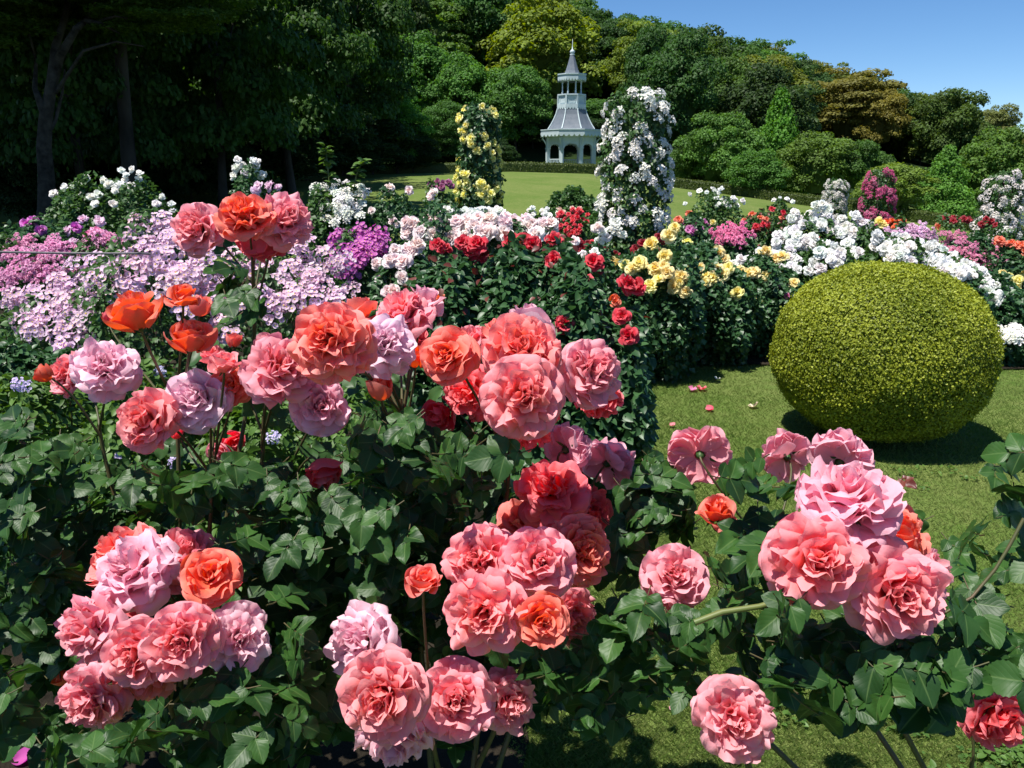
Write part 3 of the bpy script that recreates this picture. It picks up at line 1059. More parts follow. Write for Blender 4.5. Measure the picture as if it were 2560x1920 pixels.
hero(960, 215, 130, 47, 'nlayer', (.028, .070, .014), "dark layered green tree behind the yellow rose pillar", 1.5)
hero(1285, 215, 120, 60, 'nround', (.036, .085, .018), "mid green tree close behind the pavilion's right side", 1.6)
hero(760, 60, 200, 46, 'nlayer', (.030, .085, .014), "tall green layered tree catching sun above the dark wood", 1.6)
hero(640, -60, 230, 42, 'nlayer', (.024, .056, .011), "tall very dark tree in the left wood nearest the lit trees", 2.0)
# dark wood on the left; part of its shade put into leaf tints
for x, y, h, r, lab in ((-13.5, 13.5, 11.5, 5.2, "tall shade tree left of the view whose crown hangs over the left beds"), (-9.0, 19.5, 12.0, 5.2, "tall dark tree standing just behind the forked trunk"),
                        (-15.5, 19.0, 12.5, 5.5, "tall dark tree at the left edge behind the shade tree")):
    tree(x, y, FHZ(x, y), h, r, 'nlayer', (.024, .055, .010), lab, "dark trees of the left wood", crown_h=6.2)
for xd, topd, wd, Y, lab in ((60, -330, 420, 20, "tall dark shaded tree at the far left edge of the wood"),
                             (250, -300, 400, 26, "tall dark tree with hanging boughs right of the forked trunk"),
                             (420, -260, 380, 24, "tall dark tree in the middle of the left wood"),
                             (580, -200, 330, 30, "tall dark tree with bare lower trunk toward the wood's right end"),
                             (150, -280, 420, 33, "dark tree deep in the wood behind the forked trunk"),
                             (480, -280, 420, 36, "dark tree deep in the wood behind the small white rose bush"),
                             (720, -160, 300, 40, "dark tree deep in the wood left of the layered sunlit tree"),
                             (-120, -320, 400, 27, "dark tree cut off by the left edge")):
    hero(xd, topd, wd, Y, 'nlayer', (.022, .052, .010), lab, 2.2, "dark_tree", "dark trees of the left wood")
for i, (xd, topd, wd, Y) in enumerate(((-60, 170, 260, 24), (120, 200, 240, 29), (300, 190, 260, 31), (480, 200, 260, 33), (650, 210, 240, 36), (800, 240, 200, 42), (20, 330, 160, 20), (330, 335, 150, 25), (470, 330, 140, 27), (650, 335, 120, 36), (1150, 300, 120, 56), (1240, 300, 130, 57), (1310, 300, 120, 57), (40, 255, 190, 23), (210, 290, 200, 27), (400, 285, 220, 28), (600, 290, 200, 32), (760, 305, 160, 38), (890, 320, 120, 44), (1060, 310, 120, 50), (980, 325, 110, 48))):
    hero(xd, topd, wd, Y, 'nround', (.013, .030, .008), "dark shaded understorey shrub along the foot of the left wood" if xd < 1100 else "dark low shrub close behind the pavilion", 1.3, "understorey_shrub", "understorey shrubs under the left wood" if xd < 1100 else "dark shrubs behind the pavilion")  # shade put into a near-black leaf tint


def forked_tree():
    """the tree with the visible trunk at the left"""
    Y = 17.0
    b = at(100, 440, Y)
    b[2] = float(ground(b[0], Y))
    t = thing("forked_tree", "slender grey trunked tree forking high up at the left before the dark wood", "tree", b, "trees standing around the garden")
    P = lambda x, y, dy=0.0: at(x, y, Y + dy) - b
    main = np.array([P(100, 560), P(101, 440), P(100, 380), P(95, 320), P(98, 260), P(106, 215), P(112, 170), P(120, 100, .2), P(140, 40, .5), P(160, -60, 1)])
    main[0, 2] = -.1
    lb = [tube(main, np.linspace(.19, .05, len(main)), 10)]
    for pts, r0 in (([(100, 260), (85, 215), (75, 190), (78, 130), (60, 60)], .09), ([(106, 215), (130, 120), (165, 62), (190, 40), (205, 5), (220, -60)], .10),
                    ([(185, 45), (215, 50), (245, 65), (258, 72)], .05), ([(98, 300), (120, 260), (135, 200), (140, 150)], .05),
                    ([(215, 45), (250, 35), (275, 40)], .03), ([(120, 200), (180, 110), (250, 90), (310, 100)], .04)):
        pp = np.array([P(x, y, random.uniform(-.4, .4) * i) for i, (x, y) in enumerate(pts)])
        lb.append(tube(pp, np.linspace(r0, .015, len(pp)), 7))
    V, F, A = merge(lb)
    link("trunk", mesh("trunk", V, F, M_BARK), t)
    for (x, y, w) in ((150, -60, 420), (-60, -10, 380), (330, -20, 330)):
        c = link("crown", NEARC[random.randrange(3)], t)
        c.location = Vector(P(x, y, random.uniform(-.5, 1.0)))
        r = w * K / FPX * Y / 2
        c.scale = (r, r, r * .55)
        c["tint"] = (.060, .110, .016)


forked_tree()

SILX, SILY = zip(*[(-900, -420), (1150, -60), (1250, 8), (1290, 30), (1400, 48), (1550, 76), (1700, 112), (1800, 148), (1900, 172), (1990, 214), (2050, 200), (2100, 240), (2212, 292), (2600, 400)])
# hillside wood: individually standing trees
shades = [("dark green", G_DARK, 4), ("mid green", G_MID, 5), ("olive green", G_OLIVE, 4), ("yellow-green", (.072, .098, .014), 3), ("deep green", (.026, .062, .014), 5), ("fresh green", (.042, .092, .015), 2)]
bag = [s for s in shades for _ in range(s[2])]
for row, Y in enumerate(np.arange(59, 130, 5.8)):
    for q in np.arange(-.62, .80, 6.0 / Y):
        qq = q + random.uniform(-.02, .02) + (row % 2) * 3.0 / Y
        yy = Y + random.uniform(-2, 2)
        x = qq * yy
        z = FHZ(x, yy)
        nm, tint, _ = random.choice(bag)
        if qq < -.12:                          # dark evergreens left of the pavilion; tint also stands in for shade
            nm, tint = "dark green", G_DARK
        r = random.uniform(2.7, 4.3) * (0.85 if Y < 70 else 1)
        h = random.uniform(6.5, 10.0)
        px, py, _ = proj((x, yy, z + h))
        if px < 520 or px > 2350 or py < -90:
            continue
        if any(Y_ > 62 and yy < Y_ + 4 and abs(px - hx) < hw * .42 + r * FPX / yy / K * .5 and py < ht + hw * .55 for hx, ht, hw, Y_ in HSCR):
            continue
        lim = np.interp(px, SILX, SILY) + random.uniform(-7, 16)     # the wood's skyline
        if py < lim:
            h = min(h, at(px, lim, yy)[2] - z)
            if h < 3.2:
                continue
            r = min(r, h * .62)
        tree(x, yy, z, h, r, 'round' if random.random() < .75 else 'layer', jit(tint, .14),
             nm + " rounded tree among its like in the dense hillside wood", "trees of the hillside wood", crown_h=h * .97)

# ------------------------------------------------------------------ clipped ball
def topiary():
    c = at(1880, 935, 4.75)
    gx, gy = c[0], c[1]
    gz = float(ground(gx, gy))
    t = thing("topiary_ball", "large yellow-green clipped round bush standing alone on the lawn", "topiary", (gx, gy, gz))
    a, hgt, zc = 0.622, 0.535, 0.54
    k = 105000
    d = nrm(rng.normal(0, 1, (k, 3)))
    sgn = np.where(d[:, 2] > 0, 1.0, 1.0)
    e = np.where(d[:, 2] > 0, 0.97, 0.93)
    dd = np.sign(d) * np.abs(d) ** e[:, None]
    stray = (rng.random(k) < .012) * rng.uniform(0, .05, k)
    bump = 1 + stray + .012 * np.sin(d[:, 0] * 9 + 1) * np.sin(d[:, 2] * 11) + .010 * np.sin(d[:, 1] * 14 + d[:, 0] * 8)
    rr = bump * rng.uniform(.965, 1.012, k) + (rng.random(k) < .04) * rng.uniform(0, .02, k)
    S3 = np.array([a, a, hgt])
    P = dd * S3 * rr[:, None] + np.array([0, 0, zc])
    P[:, 2] = np.maximum(P[:, 2], .05 + .04 * rng.random(k))
    n = nrm(dd / S3) + rng.normal(0, .55, (k, 3))
    dr = np.cross(n, rng.normal(0, 1, (k, 3))) + np.array([0, 0, .5])
    rn = np.clip(.5 + .3 * np.sin(d[:, 0] * 5 + 2) * np.sin(d[:, 2] * 6 + 1) + rng.normal(0, .28, k), 0, 1)
    lv = scatter(*LT_LO, basis(dr, n), P, rng.uniform(.010, .0195, k), rn)
    th = np.linspace(0, PI, 18)
    cV, cF, _ = lathe([(a * .955 * math.sin(q) + .001, max(.06, zc - hgt * .955 * math.cos(q))) for q in th], 32)
    V, F, A = merge([lv, (cV, cF, np.zeros((len(cV), 3)))])
    link("foliage", mesh("topiary_foliage", V, F, M_BOX, A, False), t)
    V, F, A = merge([tube(np.array([[.02, 0, -.05], [0, .01, .1], [0, 0, .3]]), [.05, .04, .035], 9)])
    link("trunk", mesh("trunk", V, F, M_BARK), t)


topiary()
# ================================================================== MIDDLE DISTANCE: rose beds and pillars
def dome_leaves(mounds, leaf, n, size, front=.72):
    """leaves through domed volumes (cx, cy, z0, rx, ry, H)"""
    w = np.array([m[3] * m[5] for m in mounds])
    ch = rng.choice(len(mounds), n, p=w / w.sum())
    Mn = np.array(mounds)[ch]
    h = rng.random(n) ** .8
    s = np.sqrt(np.clip(1 - h ** 3.2, 0, 1)) * (.62 + .38 * np.minimum(h * 2.4, 1))
    th = np.where(rng.random(n) < front, rng.uniform(-PI, 0, n), rng.uniform(0, PI, n))
    rho = np.where(rng.random(n) < .6, rng.uniform(.86, 1.05, n), np.sqrt(rng.random(n)))
    lump = 1 + .12 * np.sin(th * 5 + Mn[:, 0] * 7 + h * 6) + .08 * np.sin(th * 11 + h * 13)
    x = Mn[:, 0] + Mn[:, 3] * s * np.cos(th) * rho * lump
    y = Mn[:, 1] + Mn[:, 4] * s * np.sin(th) * rho * lump
    z = Mn[:, 2] + Mn[:, 5] * h * (1 + .06 * np.sin(x * 9) + .05 * np.sin(x * 23 + 1))
    P = np.stack([x, y, z], -1)
    nn = np.stack([np.cos(th) * .5, np.sin(th) * .5, .35 + h * .6], -1) + rng.normal(0, .42, (n, 3))
    d = np.stack([np.cos(th), np.sin(th), -.25 + 0 * h], -1) + rng.normal(0, .7, (n, 3))
    return scatter(*leaf, basis(d, nn), P, size * rng.uniform(.65, 1.25, n), rng.random(n))


def stems(mounds, k, rad=.007):
    pr = []
    for m in mounds:
        for i in range(k):
            a = random.uniform(0, 6.28)
            q = random.uniform(.2, .8)
            b = np.array([m[0] + .06 * math.cos(a), m[1] + .06 * math.sin(a), m[2] - .02])
            e = np.array([m[0] + m[3] * q * math.cos(a), m[1] + m[4] * q * math.sin(a), m[2] + m[5] * random.uniform(.6, .95)])
            c1 = b + np.array([0, 0, m[5] * .4])
            pr.append(tube(bez(b, c1, e - np.array([0, 0, m[5] * .2]), e, 8), np.linspace(rad, rad * .4, 8), 5))
    return merge(pr)


def rose_bed(label, Y, th, mounds, leafmat, lsize, nleaf, blooms, name="rose_bush", group="rose bushes in the beds", extra_leaf=None, cat="rose bush"):
    """mounds: (cx, top, halfwidth) as measured in the picture at depth Y; blooms: (kind, tin, tout, size, spec)
    spec: list of (x, y) or ('area', cx, cy, rx, ry, n)"""
    ms = []
    for cx, top, hw in mounds:
        p = at(cx, top, Y)
        g = float(ground(p[0], Y))
        ms.append((p[0], Y, g, hw * K / FPX * Y * 1.02, th, max(p[2] - g, .3)))
    root = thing(name, label, cat, (ms[0][0], Y, ms[0][2]), group)
    O = np.array(root.location)
    V, F, A = dome_leaves(ms, LT_MID if Y < 6.2 else LT_LO, nleaf, lsize)
    link("foliage", mesh("foliage", V - O, F, leafmat, A), root)
    if extra_leaf:
        V, F, A = dome_leaves([(m[0], m[1], m[2] + m[5] * .55, m[3] * .95, m[4], m[5] * .5) for m in ms], LT_MID, extra_leaf, lsize * .8)
        link("young_foliage", mesh("young_foliage", V - O, F, M_LEAFRED, A), root)
    V, F, A = stems(ms, 3)
    link("stem", mesh("stem", V - O, F, M_STEM), root)

    def front(x, y):
        p = at(x, y, Y)
        best = Y
        for m in ms:
            h = max(0, (p[2] - m[2]) / m[5])
            s2 = max(0, 1 - h ** 3.2)
            a = (p[0] - m[0]) / m[3]
            best = min(best, Y - m[4] * math.sqrt(max(0, s2 - a * a)))
        return best

    nb = 0
    for kind, tin, tout, size, spec in blooms:
        pts = []
        for s in spec:
            if s[0] == 'area':
                _, cx, cy, rx, ry, n = s
                for k in range(n):
                    q = math.sqrt((k + .5) / n)
                    a = k * 2.39996 + random.uniform(-.3, .3)
                    pts.append((cx + rx * q * math.cos(a) + random.uniform(-.1, .1) * rx, cy + ry * q * math.sin(a) + random.uniform(-.1, .1) * ry))
            else:
                pts.append(s)
        for (x, y) in pts:
            yb = front(x, y) - random.uniform(-.02, .06)
            p = at(x, y, yb)
            f = (random.gauss(-.05, .35), -.75 + random.gauss(0, .25), .75 + random.gauss(0, .25))
            head = kind in ('head', 'dhead')
            sz = size * random.uniform(.82, 1.18)
            flower(root, kind, p, f, sz, jit(tin, .09), jit(tout, .08), "flower_head" if head else "bloom", flatten=random.uniform(.75, 1.0))
            nb += 1
    return root


W = lambda *v: lin(*v)
LILAC = (W(240, 212, 228), W(228, 200, 222))
MAUVEP = (W(238, 186, 212), W(226, 166, 202))
MAGEN = (W(216, 120, 200), W(204, 112, 192))
WHITE = (W(245, 244, 236), W(243, 243, 241))
BLUSH = (W(247, 218, 214), W(245, 234, 234))
RED = (W(212, 36, 50), W(218, 56, 76))
DRED = (W(150, 10, 30), W(165, 18, 42))
YEL = (W(250, 229, 120), W(250, 240, 172))
YELW = (W(249, 220, 140), W(249, 234, 180))
PYEL = (W(248, 236, 120), W(249, 245, 180))
PINK = (W(240, 150, 184), W(232, 140, 184))
SALM = (W(240, 130, 95), W(238, 140, 110))

# --- left: lilac spray rose, mauve, magenta
rose_bed("wide lilac-pink spray rose bush covered in small single flowers at the left", 4.2, .55,
         [(110, 645, 130), (330, 505, 190), (560, 560, 170), (690, 585, 100), (250, 570, 150)], M_LEAFGREEN, .036, 9000,
         [("head", *LILAC, .066, [('area', 105, 665, 100, 62, 17), ('area', 235, 600, 100, 50, 14), ('area', 330, 505, 60, 36, 9),
                                  ('area', 410, 570, 120, 55, 17), ('area', 430, 640, 100, 32, 8), ('area', 640, 570, 105, 55, 14), ('area', 700, 640, 80, 38, 8),
                                  ('area', 560, 660, 70, 36, 6), ('area', 165, 735, 40, 25, 3), ('area', 470, 720, 40, 30, 3)])])
rose_bed("mauve-pink cluster rose bush behind the rope at the far left", 5.2, .4, [(60, 530, 140), (220, 540, 110)], M_LEAFGREEN, .038, 5000,
         [("dhead", *MAUVEP, .055, [('area', 75, 545, 95, 26, 22), ('area', 55, 590, 65, 20, 12), ('area', 225, 525, 55, 16, 9), ('area', 130, 600, 40, 22, 6), ('area', 20, 600, 22, 30, 5)])])
rose_bed("bright magenta-mauve spray rose bush between lilac and blush bushes", 5.4, .35, [(770, 512, 70)], M_LEAFGREEN, .038, 3500,
         [("head", *MAGEN, .07, [('area', 765, 535, 48, 38, 24), ('area', 815, 520, 18, 14, 4), ('area', 745, 575, 30, 20, 6)])])
rose_bed("leafy green bush with a few magenta blooms at the left edge", 7.0, .5, [(40, 480, 110), (170, 490, 110), (260, 520, 80)], M_LEAFMID, .055, 5000,
         [("low", *MAGEN, .055, [(57, 483), (88, 497), (165, 492), (72, 478)]), ("low", *PINK, .05, [(205, 500), (190, 508), (235, 512)]),
          ("low", *LILAC, .05, [(160, 522), (180, 474), (215, 478), (148, 498)])])
rose_bed("rounded green rose bush dotted with cream-white blooms before the dark wood", 9.0, .7, [(240, 385, 120), (160, 425, 60), (320, 420, 55)], M_LEAFGREEN, .06, 8000,
         [("low", *WHITE, .05, [(188, 386), (262, 368), (272, 378), (285, 366), (270, 388), (302, 374), (260, 400), (235, 398), (212, 420), (248, 412), (284, 402), (205, 440),
                               (245, 440), (350, 425), (338, 440), (370, 440), (140, 405), (175, 418), (225, 390), (195, 425), (115, 418), (372, 455), (300, 388), (140, 445), (160, 402)])])
rose_bed("small bluish-white rose bush alone against the dark wood", 13.0, .5, [(535, 362, 36)], M_LEAFMID, .07, 1800,
         [("low", *WHITE, .075, [(513, 345), (525, 357), (548, 348), (552, 360), (530, 375), (545, 366), (510, 362), (505, 380), (556, 352), (565, 378)])])
rose_bed("white climbing rose bush with tall leafy shoots left of the green mound", 8.0, .5, [(735, 395, 62), (700, 430, 50), (770, 430, 40)], M_LEAFGREEN, .055, 6000,
         [("head", *WHITE, .050, [('area', 715, 420, 44, 30, 15), ('area', 765, 415, 30, 26, 10), ('area', 720, 465, 40, 24, 9), ('area', 760, 455, 30, 18, 6)])])
rose_bed("dusky pink and lavender rose bush right behind the top coral cluster", 7.5, .35, [(565, 412, 35), (600, 420, 34)], M_LEAFMID, .05, 1600,
         [("low", *LILAC, .05, [(552, 413), (583, 402), (600, 405), (558, 402)])])
rose_bed("dark leafy bush with few pale pink blooms before the mound", 8.5, .45, [(850, 422, 60), (910, 440, 50), (800, 440, 50)], M_LEAFMID, .05, 5500,
         [("low", *BLUSH, .05, [(833, 410), (842, 405), (884, 412), (930, 425), (936, 416), (848, 478), (858, 485), (803, 455)])])
rose_bed("thin bush with dusky purple blooms left of the yellow pillar", 11.0, .35, [(950, 392, 44)], M_LEAFGREEN, .06, 1500,
         [("low", W(150, 80, 120), W(165, 95, 135), .05, [(930, 400), (945, 393), (958, 396), (938, 407), (968, 395), (975, 402), (955, 405)])])

# --- centre: blush, red
rose_bed("pale blush-pink rose bush with a crowded band of large blooms below the yellow pillar", 5.6, .4, [(940, 480, 110), (1060, 470, 110), (1150, 490, 80)], M_LEAFMID, .045, 6000,
         [("mid", *BLUSH, .058, [('area', 960, 495, 90, 26, 26), ('area', 1080, 490, 100, 24, 26), ('area', 1165, 495, 40, 16, 8)])])
rose_bed("white-blush rose bush at the very foot of the yellow pillar", 7.4, .3, [(1030, 452, 75), (960, 470, 60)], M_LEAFMID, .05, 3000,
         [("mid", *WHITE, .055, [('area', 1050, 462, 48, 12, 13), ('area', 985, 465, 40, 14, 9)]), ("mid", *BLUSH, .055, [(900, 480), (925, 472), (940, 480)])])
rose_bed("low blush rose bush with separate cupped blooms left of the red roses", 4.7, .35, [(860, 545, 70), (900, 590, 60)], M_LEAFMID, .045, 5500,
         [("mid", *BLUSH, .048, [(856, 560), (872, 566), (880, 538), (844, 566), (903, 563), (825, 602), (868, 600), (838, 632), (855, 540), (900, 530), (850, 628), (815, 570), (890, 545), (918, 610), (886, 612)])])
RB = [(945, 530), (1000, 524), (1032, 530), (1018, 545), (1105, 522), (1132, 520), (1196, 520), (1150, 528)]
rose_bed("crimson rose bush with bluish-green leaves, its blooms in a row under the blush band", 4.0, .5, [(980, 548, 110), (1090, 535, 110), (1190, 545, 90), (960, 620, 70)], M_LEAFMID, .050, 13000,
         [("mid", *RED, .050, RB), ("mid", *RED, .045, [(1196, 562), (1040, 552), (960, 540)])], extra_leaf=170)
rose_bed("scarlet rose bush beside the lawn with a few large separate blooms", 3.7, .48, [(1250, 600, 95), (1335, 640, 72), (1180, 640, 80)], M_LEAFMID, .050, 12000,
         [("mid", *RED, .052, [(1258, 611), (1355, 615), (1375, 620), (1218, 702), (1343, 683), (1357, 726)]), ("mid", *RED, .042, [(1290, 571), (1282, 566)]),
          ("half", *SALM, .028, [(1325, 652), (952, 648)])], extra_leaf=40)
rose_bed("small-flowered red rose bush on the slope left of the white pillar", 8.5, .4, [(1235, 460, 48), (1240, 500, 50)], M_LEAFGREEN, .05, 3000,
         [("low", W(214, 52, 66), W(222, 70, 84), .036, [('area', 1235, 478, 38, 30, 28)])])
rose_bed("white and blush patio rose bush between the red rows and white pillar", 6.0, .3, [(1240, 530, 45), (1290, 520, 50)], M_LEAFMID, .045, 3000,
         [("low", *WHITE, .045, [(1233, 545), (1240, 552), (1206, 548), (1220, 538), (1285, 545), (1300, 500), (1310, 512), (1330, 480), (1320, 495), (1345, 508), (1295, 520), (1262, 552)]),
          ("low", *BLUSH, .045, [(1290, 492), (1140, 495), (1240, 520)])])
rose_bed("dark crimson rose bush under the big white pillar", 7.0, .35, [(1280, 535, 60), (1400, 535, 70)], M_LEAFMID, .05, 4500,
         [("mid", *DRED, .045, [(1250, 520), (1270, 527), (1308, 540), (1285, 555), (1260, 540), (1388, 528), (1405, 523), (1422, 512), (1415, 540), (1430, 520), (1328, 552), (1372, 540)]),
          ("mid", *RED, .05, [(1252, 530), (1280, 528)])])
rose_bed("shrubby rose bush with white and pinkish flecks behind the small-flowered red bush", 13.0, .5, [(1180, 452, 60), (1290, 455, 60)], M_LEAFGREEN, .07, 2500,
         [("low", *WHITE, .05, [('area', 1165, 457, 30, 10, 9), ('area', 1200, 465, 25, 10, 5)]), ("low", W(235, 200, 180), W(238, 210, 196), .05, [('area', 1230, 455, 30, 8, 6)])])

# --- yellow
Y1 = [(1458, 492), (1407, 529), (1436, 553), (1340, 572), (1382, 569), (1416, 581), (1423, 604), (1402, 620), (1464, 611), (1352, 574), (1328, 570), (1470, 600), (1480, 631), (1365, 580), (1440, 590), (1432, 575), (1455, 620), (1445, 508)]
Y2 = [(1486, 525), (1538, 543), (1501, 554), (1489, 586), (1538, 602), (1572, 579), (1527, 598), (1592, 633), (1635, 651), (1510, 578), (1550, 545), (1520, 612), (1550, 610), (1545, 580), (1560, 592)]
Y3 = [(1616, 591), (1676, 560), (1652, 544), (1655, 595), (1715, 612), (1600, 586), (1628, 590), (1690, 556), (1560, 560)]
rose_bed("deep yellow rose bush just right of the scarlet roses", 6.4, .5, [(1400, 545, 95), (1450, 520, 70), (1360, 600, 80)], M_LEAFMID, .05, 9000,
         [("mid", *YEL, .058, Y1[:10]), ("mid", *YELW, .060, Y1[10:])])
rose_bed("butter yellow rose bush in the middle of the yellow group", 6.9, .5, [(1520, 548, 80), (1560, 570, 80)], M_LEAFMID, .05, 8500,
         [("mid", *YEL, .060, Y2[:8]), ("mid", *YELW, .062, Y2[8:])])
rose_bed("apricot-yellow rose bush left of the clipped ball", 7.2, .45, [(1640, 568, 90), (1700, 590, 70)], M_LEAFMID, .05, 8000,
         [("mid", *YELW, .062, Y3), ("low", *WHITE, .05, [(1600, 560), (1585, 572), (1572, 600), (1628, 570), (1660, 575), (1590, 590)]), ("low", *PINK, .035, [(1680, 615), (1700, 640), (1725, 650)])])
# --- pink and whites at right
rose_bed("round pink cluster rose bush behind the yellow roses", 9.5, .4, [(1585, 492, 52)], M_LEAFMID, .06, 3000,
         [("dhead", *PINK, .075, [('area', 1583, 508, 42, 22, 18)])])
rose_bed("lavender-pink rose bush with scattered blooms left of the round pink bush", 10.0, .4, [(1500, 478, 60)], M_LEAFMID, .06, 2800,
         [("low", W(200, 110, 170), W(205, 130, 185), .055, [(1505, 485), (1520, 482), (1530, 490), (1490, 495), (1515, 495), (1480, 480), (1498, 500)]),
          ("low", *SALM, .055, [(1496, 472), (1465, 475), (1488, 462)]), ("low", *YEL, .04, [(1540, 480), (1462, 500)])])
rose_bed("white rose bush left of the clipped ball with upright clusters", 8.2, .45, [(1700, 540, 75), (1640, 560, 60), (1770, 540, 60)], M_LEAFGREEN, .055, 7000,
         [("mid", *WHITE, .062, [('area', 1738, 527, 26, 24, 8), ('area', 1680, 548, 40, 26, 9), ('area', 1640, 560, 30, 18, 6), ('area', 1700, 575, 40, 16, 6), ('area', 1595, 578, 20, 16, 4)])])
rose_bed("white rose bush heaped with blooms just above the clipped ball", 8.0, .45, [(1800, 528, 70), (1850, 560, 60)], M_LEAFGREEN, .055, 5500,
         [("mid", *WHITE, .064, [('area', 1802, 545, 52, 26, 14), ('area', 1760, 580, 30, 14, 4)])])
rose_bed("tall white rose bush at the back below the far white pillar", 10.0, .5, [(1760, 476, 80), (1830, 482, 80), (1800, 500, 110)], M_LEAFGREEN, .06, 8000,
         [("mid", *WHITE, .070, [('area', 1745, 472, 44, 16, 8), ('area', 1815, 482, 64, 22, 15), ('area', 1825, 500, 40, 18, 6), (1762, 447), (1775, 443), (1788, 452), ('area', 1700, 510, 22, 22, 6)]),
          ("low", *DRED, .05, [(1760, 515), (1742, 545)])])
rose_bed("white rose bush with a long snowy ridge of blooms right of the ball's top", 7.8, .5, [(1940, 520, 80), (2020, 548, 80), (1880, 540, 50)], M_LEAFGREEN, .055, 8000,
         [("mid", *WHITE, .064, [('area', 1925, 525, 48, 20, 10), ('area', 1985, 548, 62, 24, 18), ('area', 1930, 552, 30, 14, 4), ('area', 2030, 566, 36, 16, 7)])])
rose_bed("low white rose bush trailing down right of the clipped ball", 7.2, .45, [(2070, 572, 60), (2130, 600, 60), (2190, 620, 60)], M_LEAFMID, .055, 8000,
         [("mid", *WHITE, .058, [('area', 2075, 584, 48, 16, 13), ('area', 2148, 628, 30, 22, 9), ('area', 2120, 600, 25, 14, 5)])])
rose_bed("low white edging rose beside the sandy path at the right edge", 6.7, .2, [(2185, 708, 45), (2230, 712, 40)], M_LEAFMID, .045, 3000,
         [("head", *WHITE, .06, [('area', 2190, 722, 32, 14, 14)])])
rose_bed("lavender-white rose bush in the right bed under the pink pillar", 12.0, .4, [(1970, 495, 62)], M_LEAFMID, .065, 3000,
         [("dhead", W(236, 205, 225), W(228, 192, 218), .10, [('area', 1970, 506, 52, 15, 17)])])
rose_bed("pink rose bush spreading over the right bed", 10.0, .5, [(2080, 515, 80), (2150, 530, 70)], M_LEAFMID, .06, 6500,
         [("dhead", W(232, 165, 190), W(224, 150, 182), .065, [('area', 2060, 530, 32, 34, 13), ('area', 2125, 545, 45, 20, 12), ('area', 2090, 575, 55, 14, 9), ('area', 2175, 560, 24, 16, 5)]),
          ("low", *SALM, .06, [(2150, 530), (2165, 540), (2180, 528)])])
rose_bed("orange and apricot rose bush at the right edge", 9.0, .4, [(2195, 525, 50), (2230, 560, 50)], M_LEAFMID, .06, 3500,
         [("mid", *SALM, .06, [(2185, 527), (2205, 532), (2160, 520), (2212, 545)]), ("mid", *YEL, .055, [(2180, 598), (2200, 605), (2195, 620), (2165, 590), (2210, 590)])])
rose_bed("orange rose bush in front of the pink pillar's base", 15.0, .4, [(1925, 478, 50)], M_LEAFGREEN, .07, 1800,
         [("low", W(226, 90, 40), W(232, 100, 56), .085, [(1925, 478), (1940, 482), (1950, 480), (1935, 490), (1915, 480)]), ("mid", *YEL, .09, [(1900, 480), (1908, 486)])])
rose_bed("dark red rose bush between the pink and right white pillars", 16.0, .5, [(2060, 474, 60), (2150, 480, 50)], M_LEAFGREEN, .07, 2600,
         [("low", *DRED, .075, [('area', 2060, 474, 30, 5, 9), (2130, 472), (2140, 478), (2120, 485), (2150, 486)]), ("low", *SALM, .10, [(2025, 490)]), ("low", *BLUSH, .08, [(2045, 476)])])
rose_bed("reddish rose bush with scattered red blooms left of the tall white bush", 12.5, .5, [(1650, 465, 66), (1620, 490, 60)], M_LEAFGREEN, .065, 5000,
         [("low", *RED, .06, [(1634, 490), (1648, 485), (1660, 488), (1668, 452), (1692, 460), (1630, 497)]), ("low", *SALM, .055, [(1625, 463), (1643, 470), (1655, 474), (1608, 477), (1690, 470)])], extra_leaf=150)
rose_bed("pale white-flecked shrub rose on the slope right of the big white pillar", 19.0, .5, [(1560, 432, 44), (1535, 415, 34)], M_LEAFGREEN, .08, 2500,
         [("low", *WHITE, .07, [('area', 1575, 436, 36, 12, 15), ('area', 1535, 412, 28, 8, 6), (1490, 420), (1480, 440)])])
rose_bed("grey-green shrub rose with a few white blooms below the hedge at right", 20.0, .5, [(1690, 440, 44)], M_LEAFGREEN, .09, 1800,
         [("low", *WHITE, .07, [(1672, 432), (1685, 428), (1700, 430), (1712, 436)])])


def green_shrub(label, Y, th, mounds, mat, ls, n, group=None, name="shrub"):
    return rose_bed(label, Y, th, mounds, mat, ls, n, [], name, group, None, "shrub")


green_shrub("small rounded green shrub on the mown mound slope", 20, .55, [(1232, 408, 48), (1255, 420, 40)], M_LEAFGREEN, .10, 3500)
green_shrub("dark low shrub patch on the slope right of the yellow pillar", 22, .5, [(1290, 402, 50)], M_LEAFGREEN, .10, 2500) if False else None
r_sh = rose_bed("light green leafy shrub with tiny violet flowers beneath the lilac bush", 2.75, .35, [(60, 800, 130), (300, 820, 170), (560, 840, 170), (750, 860, 120)], M_LEAFLIGHT, .034, 14000,
                [("head", W(222, 212, 244), W(210, 200, 240), .022, [(345, 805), (375, 998), (590, 945), (40, 830), (60, 835), (812, 922), (205, 800), (260, 985)])], "shrub", None, None, "shrub")
green_shrub("dark green leafy shrub under the far left side of the lilac bush", 3.3, .3, [(40, 745, 120), (170, 790, 90)], M_LEAFMID, .04, 5000)


